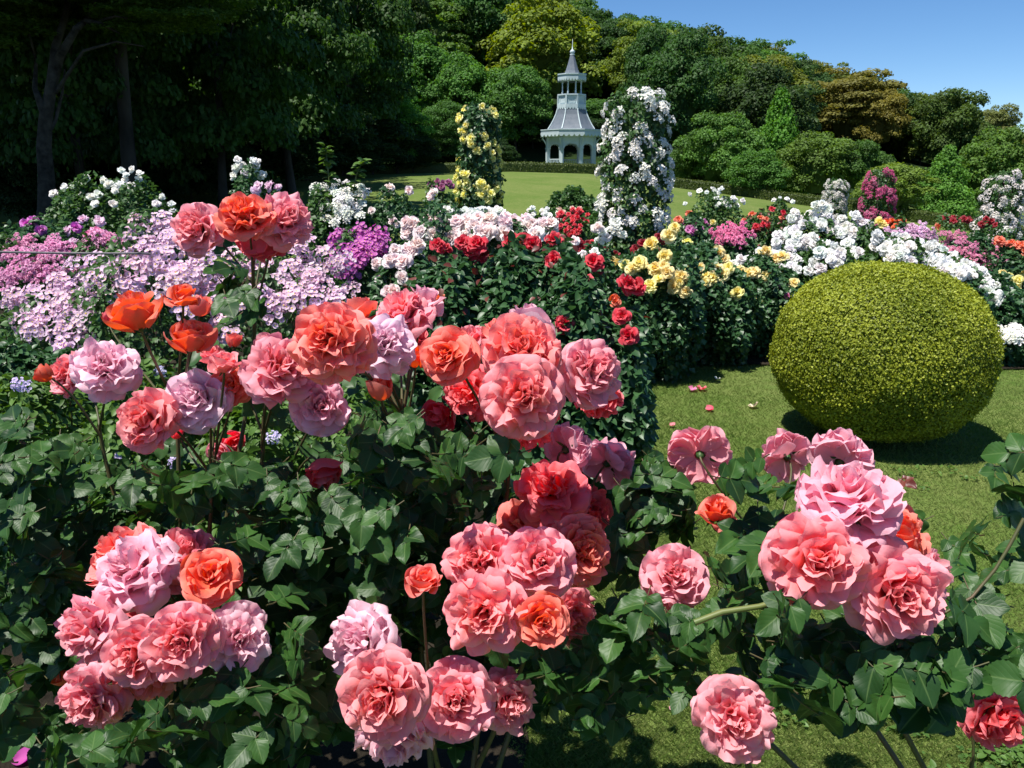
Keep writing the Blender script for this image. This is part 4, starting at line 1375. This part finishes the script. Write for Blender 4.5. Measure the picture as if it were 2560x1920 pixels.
def tall_shoots():
    b = at(715, 430, 7.9)
    b[2] = float(ground(b[0], 7.9))
    t = thing("rose_shoot", "two upright leafy green shoots rising from the white climbing rose", "shoot", b)
    for pts in (((725, 440), (712, 390), (706, 345), (704, 318)), ((745, 440), (755, 390), (765, 362), (790, 350))):
        P = np.array([at(x, y, 7.85) - b for x, y in pts])
        P[0, 2] = 0.0
        cv = bez(*P, 16)
        V, F, A = tube(cv, np.linspace(.010, .004, 16), 6)
        st = link("stem", mesh("stem", V, F, M_YSTEM), t)
        k = 70
        i = rng.integers(4, 16, k)
        p = cv[i] + rng.normal(0, .012, (k, 3))
        a = rng.uniform(0, 2 * PI, k)
        d = np.stack([np.cos(a), np.sin(a) * .6, rng.uniform(-.1, .5, k)], -1)
        n = np.stack([-np.cos(a) * .3, -.4 + 0 * a, 1 + 0 * a], -1) + rng.normal(0, .25, (k, 3))
        V, F, A = scatter(*LT_MID, basis(d, n), p, rng.uniform(.05, .10, k), rng.random(k))
        link("foliage", mesh("foliage", V, F, M_LEAFLIGHT, A), t)


tall_shoots()


# ------------------------------------------------------------------ climbing roses on pillars
def pillar(label, xd, topd, wtop, wbot, Y, botd, blooms, leafmat, lsize, nleaf):
    """column of climbing rose; widths as measured"""
    p = at(xd, topd, Y)
    g = float(ground(p[0], Y))
    H = p[2] - g
    sc = K / FPX * Y
    r1, r0 = wtop * sc / 2, wbot * sc / 2
    t = thing("rose_pillar", label, "rose pillar", (p[0], Y, g), "climbing rose pillars")
    n = nleaf
    h = rng.random(n)
    th = rng.uniform(0, 2 * PI, n)
    lump = 1 + .10 * np.sin(th * 3 + h * 17) + .08 * np.sin(th * 7 - h * 23)
    R_ = (r0 + (r1 - r0) * h) * np.sqrt(np.clip(1 - np.maximum(0, (h - .9) / .1) ** 2, .05, 1)) * lump
    rho = rng.uniform(.72, 1.0, n)
    P = np.stack([R_ * rho * np.cos(th), R_ * rho * np.sin(th), h * H], -1)
    nn = np.stack([np.cos(th), np.sin(th), .6 + 0 * h], -1) + rng.normal(0, .4, (n, 3))
    d = np.stack([np.cos(th) * .5, np.sin(th) * .5, -.6 + 0 * h], -1) + rng.normal(0, .6, (n, 3))
    V, F, A = scatter(*LT_LO, basis(d, nn), P, lsize * rng.uniform(.7, 1.2, n), rng.random(n))
    link("foliage", mesh("foliage", V, F, leafmat, A), t)
    V, F, A = merge([lathe([(.06, -.05), (.06, H * .93), (.001, H * .94)], 10)] +
                    [tube(np.stack([r0 * .55 * np.cos(np.linspace(0, 5, 24) + k), r0 * .55 * np.sin(np.linspace(0, 5, 24) + k), np.linspace(0, H * .9, 24)], -1), .012, 5) for k in range(3)])
    link("post", mesh("post", V, F, M_BARK), t)
    for kind, tin, tout, size, pts in blooms:
        for (a, hh) in pts:
            th = math.radians(-90 + a)
            Rr = (r0 + (r1 - r0) * hh) * (1.0 if hh < .93 else .75) * random.uniform(.90, 1.14)
            pos = Vector((p[0] + Rr * math.cos(th), Y + Rr * math.sin(th), g + hh * H))
            f = (math.cos(th), math.sin(th), random.uniform(.2, .9))
            head = kind in ("head", "dhead")
            flower(t, kind, pos, f, size * random.uniform(.8, 1.2), jit(tin, .04), jit(tout, .04), "flower_head" if head else "bloom")
    return t


def spots(n, h0, h1, span=110, seed=1, clump=0.0):
    r_ = random.Random(seed)
    out = []
    for k in range(n):
        hh = h0 + (h1 - h0) * ((k * 0.618034) % 1.0)
        a = ((k * 0.7548777) % 1.0 * 2 - 1) * span + r_.uniform(-12, 12)
        out.append((a, min(.985, hh + r_.uniform(-.02, .02))))
    return out


pillar("tall pillar of climbing rose with lemon-yellow blooms and dark leaves", 1035, 226, 74, 96, 15.5, 450,
       [("low", *PYEL, .085, spots(56, .34, .985, 108, 3)), ("low", *PYEL, .092, spots(12, .34, .50, 100, 5))], M_LEAFMID, .085, 5200)
pillar("tallest pillar smothered in white clusters right of the pavilion", 1378, 188, 118, 150, 12.5, 480,
       [("head", *WHITE, .092, spots(92, .26, .985, 112, 8))], M_LEAFGREEN, .075, 6500)
pillar("small distant pillar of white roses above the tall white bush", 1808, 386, 40, 54, 26, 480,
       [("head", W(226, 224, 222), W(220, 219, 218), .085, spots(95, .42, .98, 112, 11))], M_LEAFGREEN, .075, 4200)
pillar("distant pillar of deep pink roses on the right", 1903, 366, 52, 82, 25, 480,
       [("dhead", W(205, 70, 130), W(214, 110, 160), .105, spots(66, .45, .98, 112, 14)), ("dhead", W(190, 60, 110), W(226, 150, 185), .10, spots(34, .42, .95, 112, 15))], M_LEAFGREEN, .075, 4200)
pillar("greyish white rose pillar at the right edge", 2172, 370, 66, 108, 18, 490,
       [("head", W(235, 230, 226), W(226, 222, 224), .085, spots(98, .38, .98, 112, 18))], M_LEAFGREEN, .07, 5000)


# rope strung across the left bed
def rope():
    P0, P1, P2 = at(-120, 541, 3.62), at(300, 538, 3.75), at(520, 552, 4.6)
    pts = np.concatenate([bez(P0, P0 * .66 + P1 * .34, P0 * .34 + P1 * .66, P1, 30), bez(P1, P1 * .66 + P2 * .34, P1 * .34 + P2 * .66, P2, 30)[1:]])
    pts[:, 2] -= .02 * np.sin(np.linspace(0, PI, len(pts)))
    V, F, A = tube(pts, .0055, 8)
    t = tag(link("rope", mesh("rope", V, F, M_ROPE)), "thin grey rope strung straight in front of the mauve-pink roses at left", "rope")


rope()
# ================================================================== FOREGROUND: coral-pink roses
# (cluster, kind, x, y, width, age, facing right/up/toward, flower diameter); top ages mark shade-red blooms and red buds
FG = {
 "left": [
  (0, 'full', 423, 493, 112, 2.3, (-.35, .1, .9), .115), (0, 'full', 527, 462, 122, .55, (.0, .62, .75), .115), (0, 'loose', 620, 472, 118, 2.4, (.6, .35, .7), .115),
  (0, 'full', 578, 508, 118, 9, (.15, -.35, -.9), .118), (0, 'tight', 573, 480, 28, 0, (.1, 1, .2), .03),
  (1, 'half', 290, 674, 112, .1, (-.15, .8, .35), .085), (1, 'half', 395, 637, 66, .3, (.1, .9, .3), .055), (1, 'half', 412, 727, 94, .35, (.25, .8, .4), .08),
  (1, 'tight', 432, 664, 42, .8, (.2, 1, .2), .04), (1, 'tight', 232, 686, 22, 9, (-.1, 1, .2), .03),
  (2, 'full', 142, 806, 92, 1.9, (-.6, .3, .5), .10), (2, 'tight', 98, 810, 36, 0, (-.6, .5, .5), .036), (2, 'loose', 228, 790, 128, 3.7, (.3, .45, .8), .115),
  (3, 'full', 313, 908, 135, 1.7, (-.35, .1, .95), .115), (3, 'full', 422, 862, 132, 3.9, (-.1, .25, .95), .115), (3, 'half', 458, 768, 52, 1.6, (-.1, .9, .4), .05),
  (3, 'half', 486, 785, 60, 1.9, (.2, .8, .4), .05), (3, 'classic', 498, 833, 84, .35, (.1, .25, .95), .075), (3, 'tight', 383, 936, 26, 9, (-.1, .7, .6), .026),
  (4, 'classic', 584, 824, 86, 1.35, (.05, .2, .95), .075), (4, 'loose', 612, 792, 150, 2.2, (.55, .45, .6), .125), (4, 'tight', 571, 742, 36, 2.4, (-.1, 1, .3), .035), (4, 'tight', 505, 738, 30, .9, (.1, 1, .2), .03),
  (5, 'full', 692, 876, 122, 3.1, (.2, .1, .95), .105), (5, 'half', 472, 976, 46, 2.2, (-.2, -.5, .8), .05), (5, 'half', 505, 955, 48, 9, (.3, -.2, .6), .055), (5, 'half', 700, 1022, 82, 9.2, (.5, -.75, .3), .075),
  (6, 'full', 258, 1198, 150, 1.2, (-.55, .55, .3), .13), (6, 'loose', 288, 1228, 168, 3.3, (-.4, .55, .65), .134), (6, 'full', 402, 1200, 140, 2.3, (.2, .6, .35), .128),
  (6, 'classic', 455, 1242, 120, .25, (.25, .5, .8), .09), (6, 'tight', 508, 1258, 34, 9, (.5, .7, .4), .034), (6, 'tight', 404, 1178, 28, 9, (.1, 1, .2), .03),
  (7, 'flat', 183, 1356, 142, 2.4, (-.55, .15, .8), .108), (7, 'full', 292, 1412, 140, 1.9, (-.15, .1, 1), .098), (7, 'full', 388, 1386, 152, 2.0, (.15, .25, .95), .105),
  (7, 'flat', 517, 1378, 142, 3.6, (.45, .25, .85), .105), (7, 'loose', 322, 1458, 138, 1.5, (.1, -.45, .5), .115), (7, 'loose', 190, 1515, 142, 2.4, (-.2, -.25, .95), .115),
  (7, 'tight', 458, 1330, 30, 9, (.3, .6, .7), .028), (7, 'tight', 136, 1466, 30, 0, (-.5, .5, .6), .028), (7, 'half', 300, 1300, 60, 9, (.1, .3, .8), .055),
 ],
 "middle": [
  (0, 'full', 712, 735, 168, .95, (-.12, .22, .95), .12), (0, 'flat', 832, 744, 138, 4.0, (.35, .25, .85), .115), (0, 'loose', 868, 672, 128, 2.1, (-.25, .75, .35), .12),
  (0, 'half', 918, 646, 78, 3.2, (.2, .9, .3), .075), (0, 'half', 775, 668, 78, .8, (-.1, .8, .1), .075), (0, 'tight', 898, 776, 44, 0, (.1, .8, .5), .04), (0, 'tight', 822, 842, 50, .5, (0, .9, .4), .042), (0, 'half', 898, 722, 66, 9, (.5, .1, .5), .07),
  (1, 'classic', 967, 768, 118, .55, (-.25, .22, .92), .095), (1, 'full', 1127, 752, 158, 1.2, (0, .45, .88), .122), (1, 'flat', 1131, 856, 174, 1.75, (.02, .08, 1), .122),
  (1, 'half', 1142, 700, 110, 3.3, (.1, .8, .0), .10), (1, 'full', 1282, 805, 140, 2.4, (.5, .15, .85), .115), (1, 'loose', 1300, 872, 96, 9.1, (.35, -.7, .1), .09),
  (1, 'full', 1020, 738, 96, 2.1, (-.3, .6, .2), .1), (1, 'loose', 1012, 850, 118, 9.3, (-.45, -.1, .6), .11), (1, 'half', 950, 896, 76, 9.2, (-.4, -.3, .7), .075),
  (1, 'loose', 1140, 926, 130, 9.2, (.1, -.8, .3), .12), (1, 'half', 1075, 712, 60, 1, (-.2, .9, .2), .06), (1, 'tight', 1212, 842, 28, 0, (.5, .5, .5), .03),
  (2, 'loose', 1236, 968, 104, 3.1, (.5, .1, -.5), .10), (2, 'flat', 1322, 992, 104, 3.0, (.55, .35, -.65), .105),
  (3, 'loose', 1192, 1058, 152, 9.05, (-.1, .5, .7), .136), (3, 'full', 1276, 1108, 118, 9.3, (.45, .3, .5), .118), (3, 'full', 1138, 1128, 132, .8, (-.15, .6, .6), .122),
  (3, 'full', 1258, 1188, 142, .5, (.5, .2, .8), .110), (3, 'full', 1033, 1208, 150, 1.9, (-.35, .3, .9), .110), (3, 'full', 1162, 1216, 155, 2.1, (.05, .3, .95), .111),
  (3, 'flat', 1046, 1326, 178, 1.7, (-.15, .08, 1), .118), (3, 'classic', 1172, 1340, 112, .3, (.05, .1, 1), .074), (3, 'full', 1232, 1330, 122, 1.9, (.55, -.1, .7), .105),
  (4, 'loose', 772, 1380, 150, 3.6, (-.55, .35, .6), .118), (4, 'full', 824, 1505, 182, 1.75, (-.12, .08, 1), .122), (4, 'full', 986, 1512, 162, 2.2, (.12, .28, .93), .12), (4, 'loose', 1098, 1520, 130, 2.15, (.5, .0, .75), .115),
  (4, 'loose', 852, 1592, 158, 3.4, (0, -.65, .5), .118), (4, 'half', 915, 1254, 70, .75, (.1, .75, .6), .05),
 ],
 "right": [
  (0, 'flat', 1512, 972, 122, 2.5, (.2, .35, -.9), .112), (0, 'flat', 1692, 975, 102, 2.8, (-.1, .5, -.8), .105), (0, 'full', 1815, 985, 124, 2.9, (.3, .4, -.6), .115),
  (1, 'loose', 1838, 1068, 200, 2.9, (.1, .78, .35), .135), (0, 'half', 1548, 1102, 82, .5, (.1, .8, .5), .07), (1, 'flat', 1766, 1212, 202, 1.8, (-.12, .22, .96), .13),
  (1, 'classic', 1938, 1150, 142, .45, (.45, .6, .55), .11), (1, 'full', 1938, 1284, 208, 2.0, (.1, -.05, 1), .135), (1, 'loose', 2000, 1245, 150, 2.6, (.7, .2, .4), .125),
  (2, 'full', 1458, 1245, 138, 2.5, (-.1, .45, .85), .115), (3, 'loose', 1588, 1556, 164, 2.35, (-.05, .2, .95), .118), (4, 'full', 2160, 1558, 132, 9.5, (.3, -.4, .7), .11),
  (1, 'tight', 1818, 1098, 42, 1.5, (-.1, .9, .4), .036), (1, 'tight', 1862, 1118, 36, 2, (.2, .8, .5), .034), (1, 'half', 1875, 1185, 60, 1.2, (.2, .3, .6), .06),
 ],
}
BASES = {"left": (-.78, 1.62), "middle": (-.12, 1.38), "right": (.95, 1.18)}
LBL = {"left": "left foreground rose bush with clusters of big coral and lilac-pink blooms and one tall cane",
       "middle": "middle foreground rose bush massed with the largest coral-pink blooms",
       "right": "right foreground rose bush with loose coral blooms hanging over the lawn"}
CAMX = lambda f: RGT * f[0] + UPV * f[1] - FWD * f[2]
BLOOMS = []          # (x, y, radius, depth) of every foreground flower, to keep leaves off their faces
for key, lst in FG.items():
    for (_, kind, x, y, w, age_shade, f, D) in lst:
        BLOOMS.append((x, y, w / 2, D * FPX / (w * K)))
BLA = np.array(BLOOMS)


def foreground_bush(key):
    lst = FG[key]
    bx, by = BASES[key]
    root = thing("coral_rose_bush", LBL[key], "rose bush", (bx, by, float(ground(bx, by))), "coral rose bushes in the foreground")
    O = np.array(root.location)
    cl = {}
    for c, kind, x, y, w, age_shade, f, D in lst:
        depth = D * FPX / (w * K)
        p = atd(x, y, depth)
        fd = nrm(CAMX(f))
        small = kind in ('tight', 'half')
        R = D / 2
        # the flower's own middle sits about .3 R ahead of its receptacle
        q = p - fd * R * (.30 if not small else .5)
        if kind == 'tight':
            sz, R = D * .62, D * .62
        elif kind == 'half':
            sz = D * .58
        else:
            sz = R * 1.1
        tin, tout = age_shade_tint(age_shade)
        o = flower(root, kind, q, fd, sz, jit(tin, .03), jit(tout, .04), "bud" if kind == 'tight' else "bloom", calyx=True)
        if kind == 'tight':
            o["label"] = "small closed coral rose bud"
        elif age_shade < .7:
            o["label"] = "fresh orange-coral rose bloom"
        elif 2.8 < age_shade < 9:
            o["label"] = "fading pale lilac-pink rose bloom"
        cl.setdefault(c, []).append((q, fd, sz))
    for c, items in cl.items():
        m = np.mean([i[0] for i in items], 0)
        node = m + np.array([0, .05, -.13])
        node = node * .92 + np.array([bx, by, node[2]]) * .08
        b = np.array([bx + random.uniform(-.05, .05), by + random.uniform(-.05, .05), O[2] - .02])
        cv = bez(b, b + np.array([0, 0, .45 * (node[2] - b[2])]), node - np.array([0, 0, .25 * (node[2] - b[2])]), node, 22)
        pr = [tube(cv - O, np.linspace(.0075, .0038, 22), 8)]
        for k in range(18):                                  # thorns
            i = random.randrange(4, 21)
            dd = nrm(np.array([random.gauss(0, 1), random.gauss(0, 1), -.2]))
            pr.append(tube(np.array([cv[i] - O, cv[i] - O + dd * .006, cv[i] - O + dd * .011]), [.0022, .0012, .0002], 4))
        for q, fd, sz in items:
            e = q - fd * sz * .25
            s = node + (cv[-4] - node) * random.uniform(0, 1)
            back = e - fd * min(.05, np.linalg.norm(e - s) * .5)
            pr.append(tube(bez(s, s + (e - s) * .3 + np.array([0, 0, .01]), back, e, 12) - O, np.linspace(.0030, .0022, 12), 7))
        V, F, A = merge(pr)
        link("cane", mesh("cane", V, F, M_STEM), root)
    return root, O


def compound(P, d, n, size, rnd):
    """five leaflets on a stalk; returns scatter arrays and stalk paths"""
    d, n = nrm(d), nrm(n)
    s = nrm(np.cross(d, n))
    n = np.cross(s, d)
    out = [(P + d * size * .95, d, n, size * 1.0)]
    for k, (pos, f) in enumerate(((.62, .88), (.22, .66))):
        for sg in (-1, 1):
            dd = d * .45 + s * sg * .9 + n * random.uniform(-.1, .12)
            out.append((P + d * size * (pos + random.uniform(-.04, .04)), dd, n + s * sg * random.uniform(-.25, .35) + d * random.uniform(-.2, .2), size * f * random.uniform(.85, 1.1)))
    return out


SUNN = np.array(SUN_VEC)
BLC = np.array([atd(x, y, d) for x, y, r, d in BLOOMS])
BLR = BLA[:, 2] * K / FPX * BLA[:, 3]


def leaves_in(regions, nmax, seed, mat, root, O, size=(.036, .058), name="foliage", tmpl=LT_HI, up=.8, shade=.9):
    """regions: (cx, cy, rx, ry, d0, d1, weight) seen areas with a range of real depths"""
    r_ = random.Random(seed)
    random.seed(seed)
    Wt = [r[6] for r in regions]
    Ps, Ds, Ns, Ss, St = [], [], [], [], []
    tries = cnt = 0
    while cnt < nmax and tries < nmax * 8:
        tries += 1
        cx, cy, rx, ry, d0, d1, _ = r_.choices(regions, Wt)[0]
        a, q = r_.uniform(0, 2 * PI), math.sqrt(r_.random())
        x, y = cx + rx * q * math.cos(a), cy + ry * q * math.sin(a)
        dep = d0 + (d1 - d0) * r_.random() ** 1.3
        near = (np.hypot(BLA[:, 0] - x, BLA[:, 1] - y) < BLA[:, 2] * 1.0 + 26) & (dep < BLA[:, 3] + .07)
        if near.any():
            continue
        P = atd(x, y, dep)
        # flowers open above the leaves, in the sun: no leaf close over a flower
        dv = P[None] - BLC
        along = dv @ SUNN
        off = np.linalg.norm(dv - along[:, None] * SUNN, axis=1)
        if ((along > 0) & (off < BLR + .045)).any() and r_.random() < shade:
            continue
        if P[2] < .06:
            continue
        az = r_.uniform(0, 2 * PI)
        d = np.array([math.cos(az), math.sin(az), r_.uniform(-.9, .15)])
        n = np.array([r_.gauss(-.12, .45), r_.gauss(-.75, .45), up])
        cnt += 1
        sz = r_.uniform(*size)
        for (p, dd, nn, s) in compound(P - nrm(d) * sz, d, n, sz, r_):
            Ps.append(p)
            Ds.append(dd)
            Ns.append(nn)
            Ss.append(s)
        St.append(tube(np.array([P - nrm(d) * sz * 1.25, P - nrm(d) * sz * .9 - [0, 0, .002], P]), [.0012, .0011, .0008], 5))
    k = len(Ps)
    wv = np.random.default_rng(seed)
    sc = np.array(Ss)
    S3 = np.stack([sc * wv.uniform(.88, 1.12, k), sc, sc * wv.uniform(.4, 1.6, k)], -1)
    lv = scatter(*tmpl, basis(np.array(Ds), np.array(Ns)), np.array(Ps), S3, wv.random(k))
    st = merge(St)
    V, F, A = merge([lv, st])
    mi = np.concatenate([np.zeros(len(lv[1]), int), np.ones(len(st[1]), int)])
    link(name, mesh(name, V - O, F, None, A, mats=[mat, M_STEM], mi=mi), root)


rootL, OL = foreground_bush("left")
rootM, OM = foreground_bush("middle")
rootR, OR = foreground_bush("right")

leaves_in([(150, 1130, 260, 150, 1.45, 1.9, 3), (450, 1120, 260, 120, 1.35, 1.85, 3), (90, 1250, 140, 150, 1.4, 1.8, 2), (560, 1330, 170, 190, 1.3, 1.75, 3),
           (520, 1540, 200, 140, 1.2, 1.6, 2.4), (220, 1600, 130, 70, 1.1, 1.4, 1), (500, 660, 70, 90, 1.55, 1.8, .8), (380, 1330, 230, 120, 1.35, 1.6, 1.2), (40, 1020, 130, 110, 1.5, 1.9, 1), (-90, 1200, 130, 250, 1.2, 1.7, 1.5), (-60, 1500, 110, 160, 1.05, 1.4, 1.0)],
          330, 5, M_LEAF, rootL, OL)
leaves_in([(300, 1200, 420, 200, 1.7, 2.2, 3), (500, 1420, 380, 220, 1.6, 2.1, 3), (150, 1120, 260, 160, 1.8, 2.3, 1.5), (60, 1450, 160, 160, 1.55, 2.0, 1.6)], 360, 6, M_LEAF, rootL, OL, name="inner_foliage", shade=.5)
leaves_in([(850, 1050, 230, 130, 1.3, 1.7, 3), (760, 1210, 200, 140, 1.25, 1.65, 3), (960, 1000, 170, 90, 1.25, 1.45, 1.5), (1050, 1020, 120, 90, 1.2, 1.45, 1), (1330, 1130, 110, 120, 1.4, 1.7, 1.6), (1380, 1060, 90, 70, 1.5, 1.8, .9),
           (1330, 1430, 120, 140, 1.3, 1.7, 1.5), (700, 1450, 150, 150, 1.3, 1.6, 1.6), (880, 1330, 120, 110, 1.25, 1.5, 1.4), (1120, 1460, 120, 70, 1.25, 1.5, .8), (1000, 900, 180, 60, 1.5, 1.75, .8)],
          270, 8, M_LEAF, rootM, OM)
leaves_in([(900, 1150, 330, 170, 1.65, 2.1, 3), (900, 1400, 380, 220, 1.55, 2.0, 3), (1100, 1440, 130, 90, 1.5, 1.9, 1.0)], 300, 9, M_LEAF, rootM, OM, name="inner_foliage", shade=.5)
leaves_in([(1590, 1200, 130, 90, 1.15, 1.5, 2), (1640, 1380, 170, 110, 1.05, 1.4, 2.4), (1480, 1400, 110, 110, 1.2, 1.5, 1.2), (1850, 1420, 200, 90, 1.1, 1.5, 2), (2120, 1200, 130, 120, 1.2, 1.7, 1.8), (2120, 1390, 130, 110, 1.1, 1.5, 2),
           (1650, 1020, 190, 40, 1.25, 1.5, 1.3), (1960, 1130, 60, 60, 1.3, 1.6, .5), (2090, 1500, 130, 70, 1.1, 1.4, 1.2), (1780, 1500, 120, 60, 1.1, 1.35, .9), (2180, 1030, 50, 60, 1.3, 1.6, .4), (1430, 1150, 70, 80, 1.4, 1.7, .6)],
          165, 12, M_LEAF, rootR, OR)
leaves_in([(700, 800, 300, 100, 1.5, 1.9, 1), (560, 950, 330, 50, 1.5, 1.9, 1)], 26, 15, M_LEAFGREEN, rootL, OL, name="upper_foliage")
leaves_in([(1965, 1048, 14, 8, 1.3, 1.4, 1)], 1, 21, M_LEAFRED, rootR, OR, size=(.018, .022), name="young_foliage", shade=0)
# a bare green branch and thorny shoot of the right bush
for pts, r in (([(1500, 1345), (1560, 1322), (1640, 1310), (1700, 1292), (1760, 1290)], .0048), ([(2212, 1120), (2180, 1180), (2150, 1230), (2100, 1290), (2030, 1330)], .0028)):
    P = np.array([atd(x, y, 1.16) for x, y in pts])
    V, F, A = tube(P - OR, np.linspace(r, r * .7, len(P)), 8)
    link("cane", mesh("cane", V, F, M_YSTEM if r > .004 else M_STEM), rootR)

# ------------------------------------------------------------------ grass, weeds and fallen petals
def grass():
    k = 260000
    y = 1.75 + (7.2 - 1.75) * rng.random(k) ** 1.5
    x = rng.uniform(-.25, 1, k) * 0 + rng.random(k) ** 1.25 * (y * 1.0 + .9) - .15
    keep = x > (0.02 + .18 * y * 0 + .12 * np.sin(y * 5)) + np.where(y > 5.5, .0, 0)
    x, y = x[keep], y[keep]
    k = len(x)
    P = np.stack([x, y, ground(x, y)], -1)
    den = .5 + .5 * np.sin(x * 3.1 + np.sin(y * 2.3) * 1.7) * np.sin(y * 2.7 + 1)
    a = rng.uniform(0, 2 * PI, k)
    d = np.stack([np.cos(a) * .75, np.sin(a) * .75, rng.uniform(.35, 1.2, k)], -1)
    n = np.stack([np.cos(a + 1.3), np.sin(a + 1.3), .5 + 0 * a], -1)
    L_ = rng.uniform(.014, .032, k) * (.7 + .5 * den)
    S3 = np.stack([rng.uniform(.0028, .0045, k), L_, L_], -1)
    V, F, A = scatter(*BL_T, basis(d, n), P, S3, np.clip(rng.random(k) * .75 + .35 * (1 - den), 0, 1))
    o = link("grass", mesh("grass", V, F, M_BLADE, A))
    o["kind"] = "stuff"


grass()


def weeds():
    Ps = []
    for cx, cy, sp, n in ((2120, 1480, 90, 30), (2170, 1640, 60, 40), (1960, 1560, 50, 16), (2000, 1020, 60, 14), (1750, 1560, 40, 8)):
        for _ in range(n):
            r = ray(cx + random.gauss(0, sp), cy + random.gauss(0, sp * .4))
            if r[2] < -.05:
                Ps.append(CAMP + r * (CAMH / -r[2]))
    P = []
    for p in Ps:
        for _ in range(7):
            P.append(p + np.array([random.gauss(0, .02), random.gauss(0, .02), random.uniform(.008, .03)]))
    P = np.array(P)
    k = len(P)
    n = np.array([0, 0, 1.0]) + rng.normal(0, .35, (k, 3))
    d = rng.normal(0, 1, (k, 3)) * np.array([1, 1, .2])
    V, F, A = scatter(*LT_MID, basis(d, n), P, rng.uniform(.014, .028, k), rng.random(k))
    o = link("weeds", mesh("weeds", V, F, M_LEAFLIGHT, A))
    o["kind"] = "stuff"


weeds()


def petal_template():
    u, v = np.linspace(-1, 1, 7), np.linspace(0, 1, 7)
    U, Wv = np.meshgrid(u, v)
    w = .55 * np.power(np.sin(np.clip(Wv * .8 + .06, 0, 1) * PI), .7)
    Z = .28 * U * U + .30 * (Wv - .5) ** 2
    V = np.stack([U * w, Wv - .5, Z], -1).reshape(-1, 3)
    A = np.stack([0 * Wv + .7, Wv, 0 * Wv + .5], -1).reshape(-1, 3)
    return V, gridfaces(7, 7), A


pv, pf, pa = petal_template()
PET = mesh("petal", pv, pf, M_PETAL, pa)
for x, y, w, tint, lab in ((1495, 846, 18, PINK, "pale pink fallen petal on the grass, left one of a touching pair"), (1515, 845, 20, W(240, 120, 130), "coral fallen petal on the grass, right one of a touching pair"),
                           (1548, 823, 13, WHITE, "white fallen petal alone on the grass nearest the yellow bushes"), (1532, 889, 18, W(238, 110, 130), "coral-pink fallen petal alone on the lawn"),
                           (1628, 883, 22, W(235, 215, 190), "cream fallen petals lying left of the clipped ball"), (1452, 924, 14, W(240, 150, 160), "small pink fallen petal beside the pale back-turned bloom"),
                           (2128, 862, 10, WHITE, "tiny white fallen petal right of the clipped ball"), (2190, 980, 10, WHITE, "tiny white petal lying below the clipped ball's right side"),
                           (1450, 1540, 12, W(238, 170, 180), "faded pink petal on the shaded grass at the bottom"), (55, 1650, 48, W(200, 90, 170), "magenta fallen petal on the dark soil in the bottom left corner")):
    t0 = tint[0] if hasattr(tint[0], '__len__') else tint
    t1 = tint[1] if hasattr(tint[0], '__len__') else tint
    r = ray(x, y)
    for _ in range(6):
        p = CAMP + r * (CAMH / -r[2])
    p = p + r * 0
    Yp = p[1]
    for _ in range(5):
        Yp = (CAMH - float(ground(p[0], Yp))) / -r[2] * r[1]
        p = CAMP + r * (Yp / r[1])
    o = link("fallen_petal", PET, None, Vector(p) + Vector((0, 0, .016)), Vector((random.gauss(0, .25), random.gauss(0, .25), 1)).to_track_quat('Z', 'Y') @ Matrix.Rotation(random.uniform(0, 6.28), 3, 'Z').to_quaternion(), w * K / FPX * Yp)
    o["tint_in"], o["tint_out"] = tuple(t0), tuple(t1)
    tag(o, lab, "petal", "petals fallen on the ground")
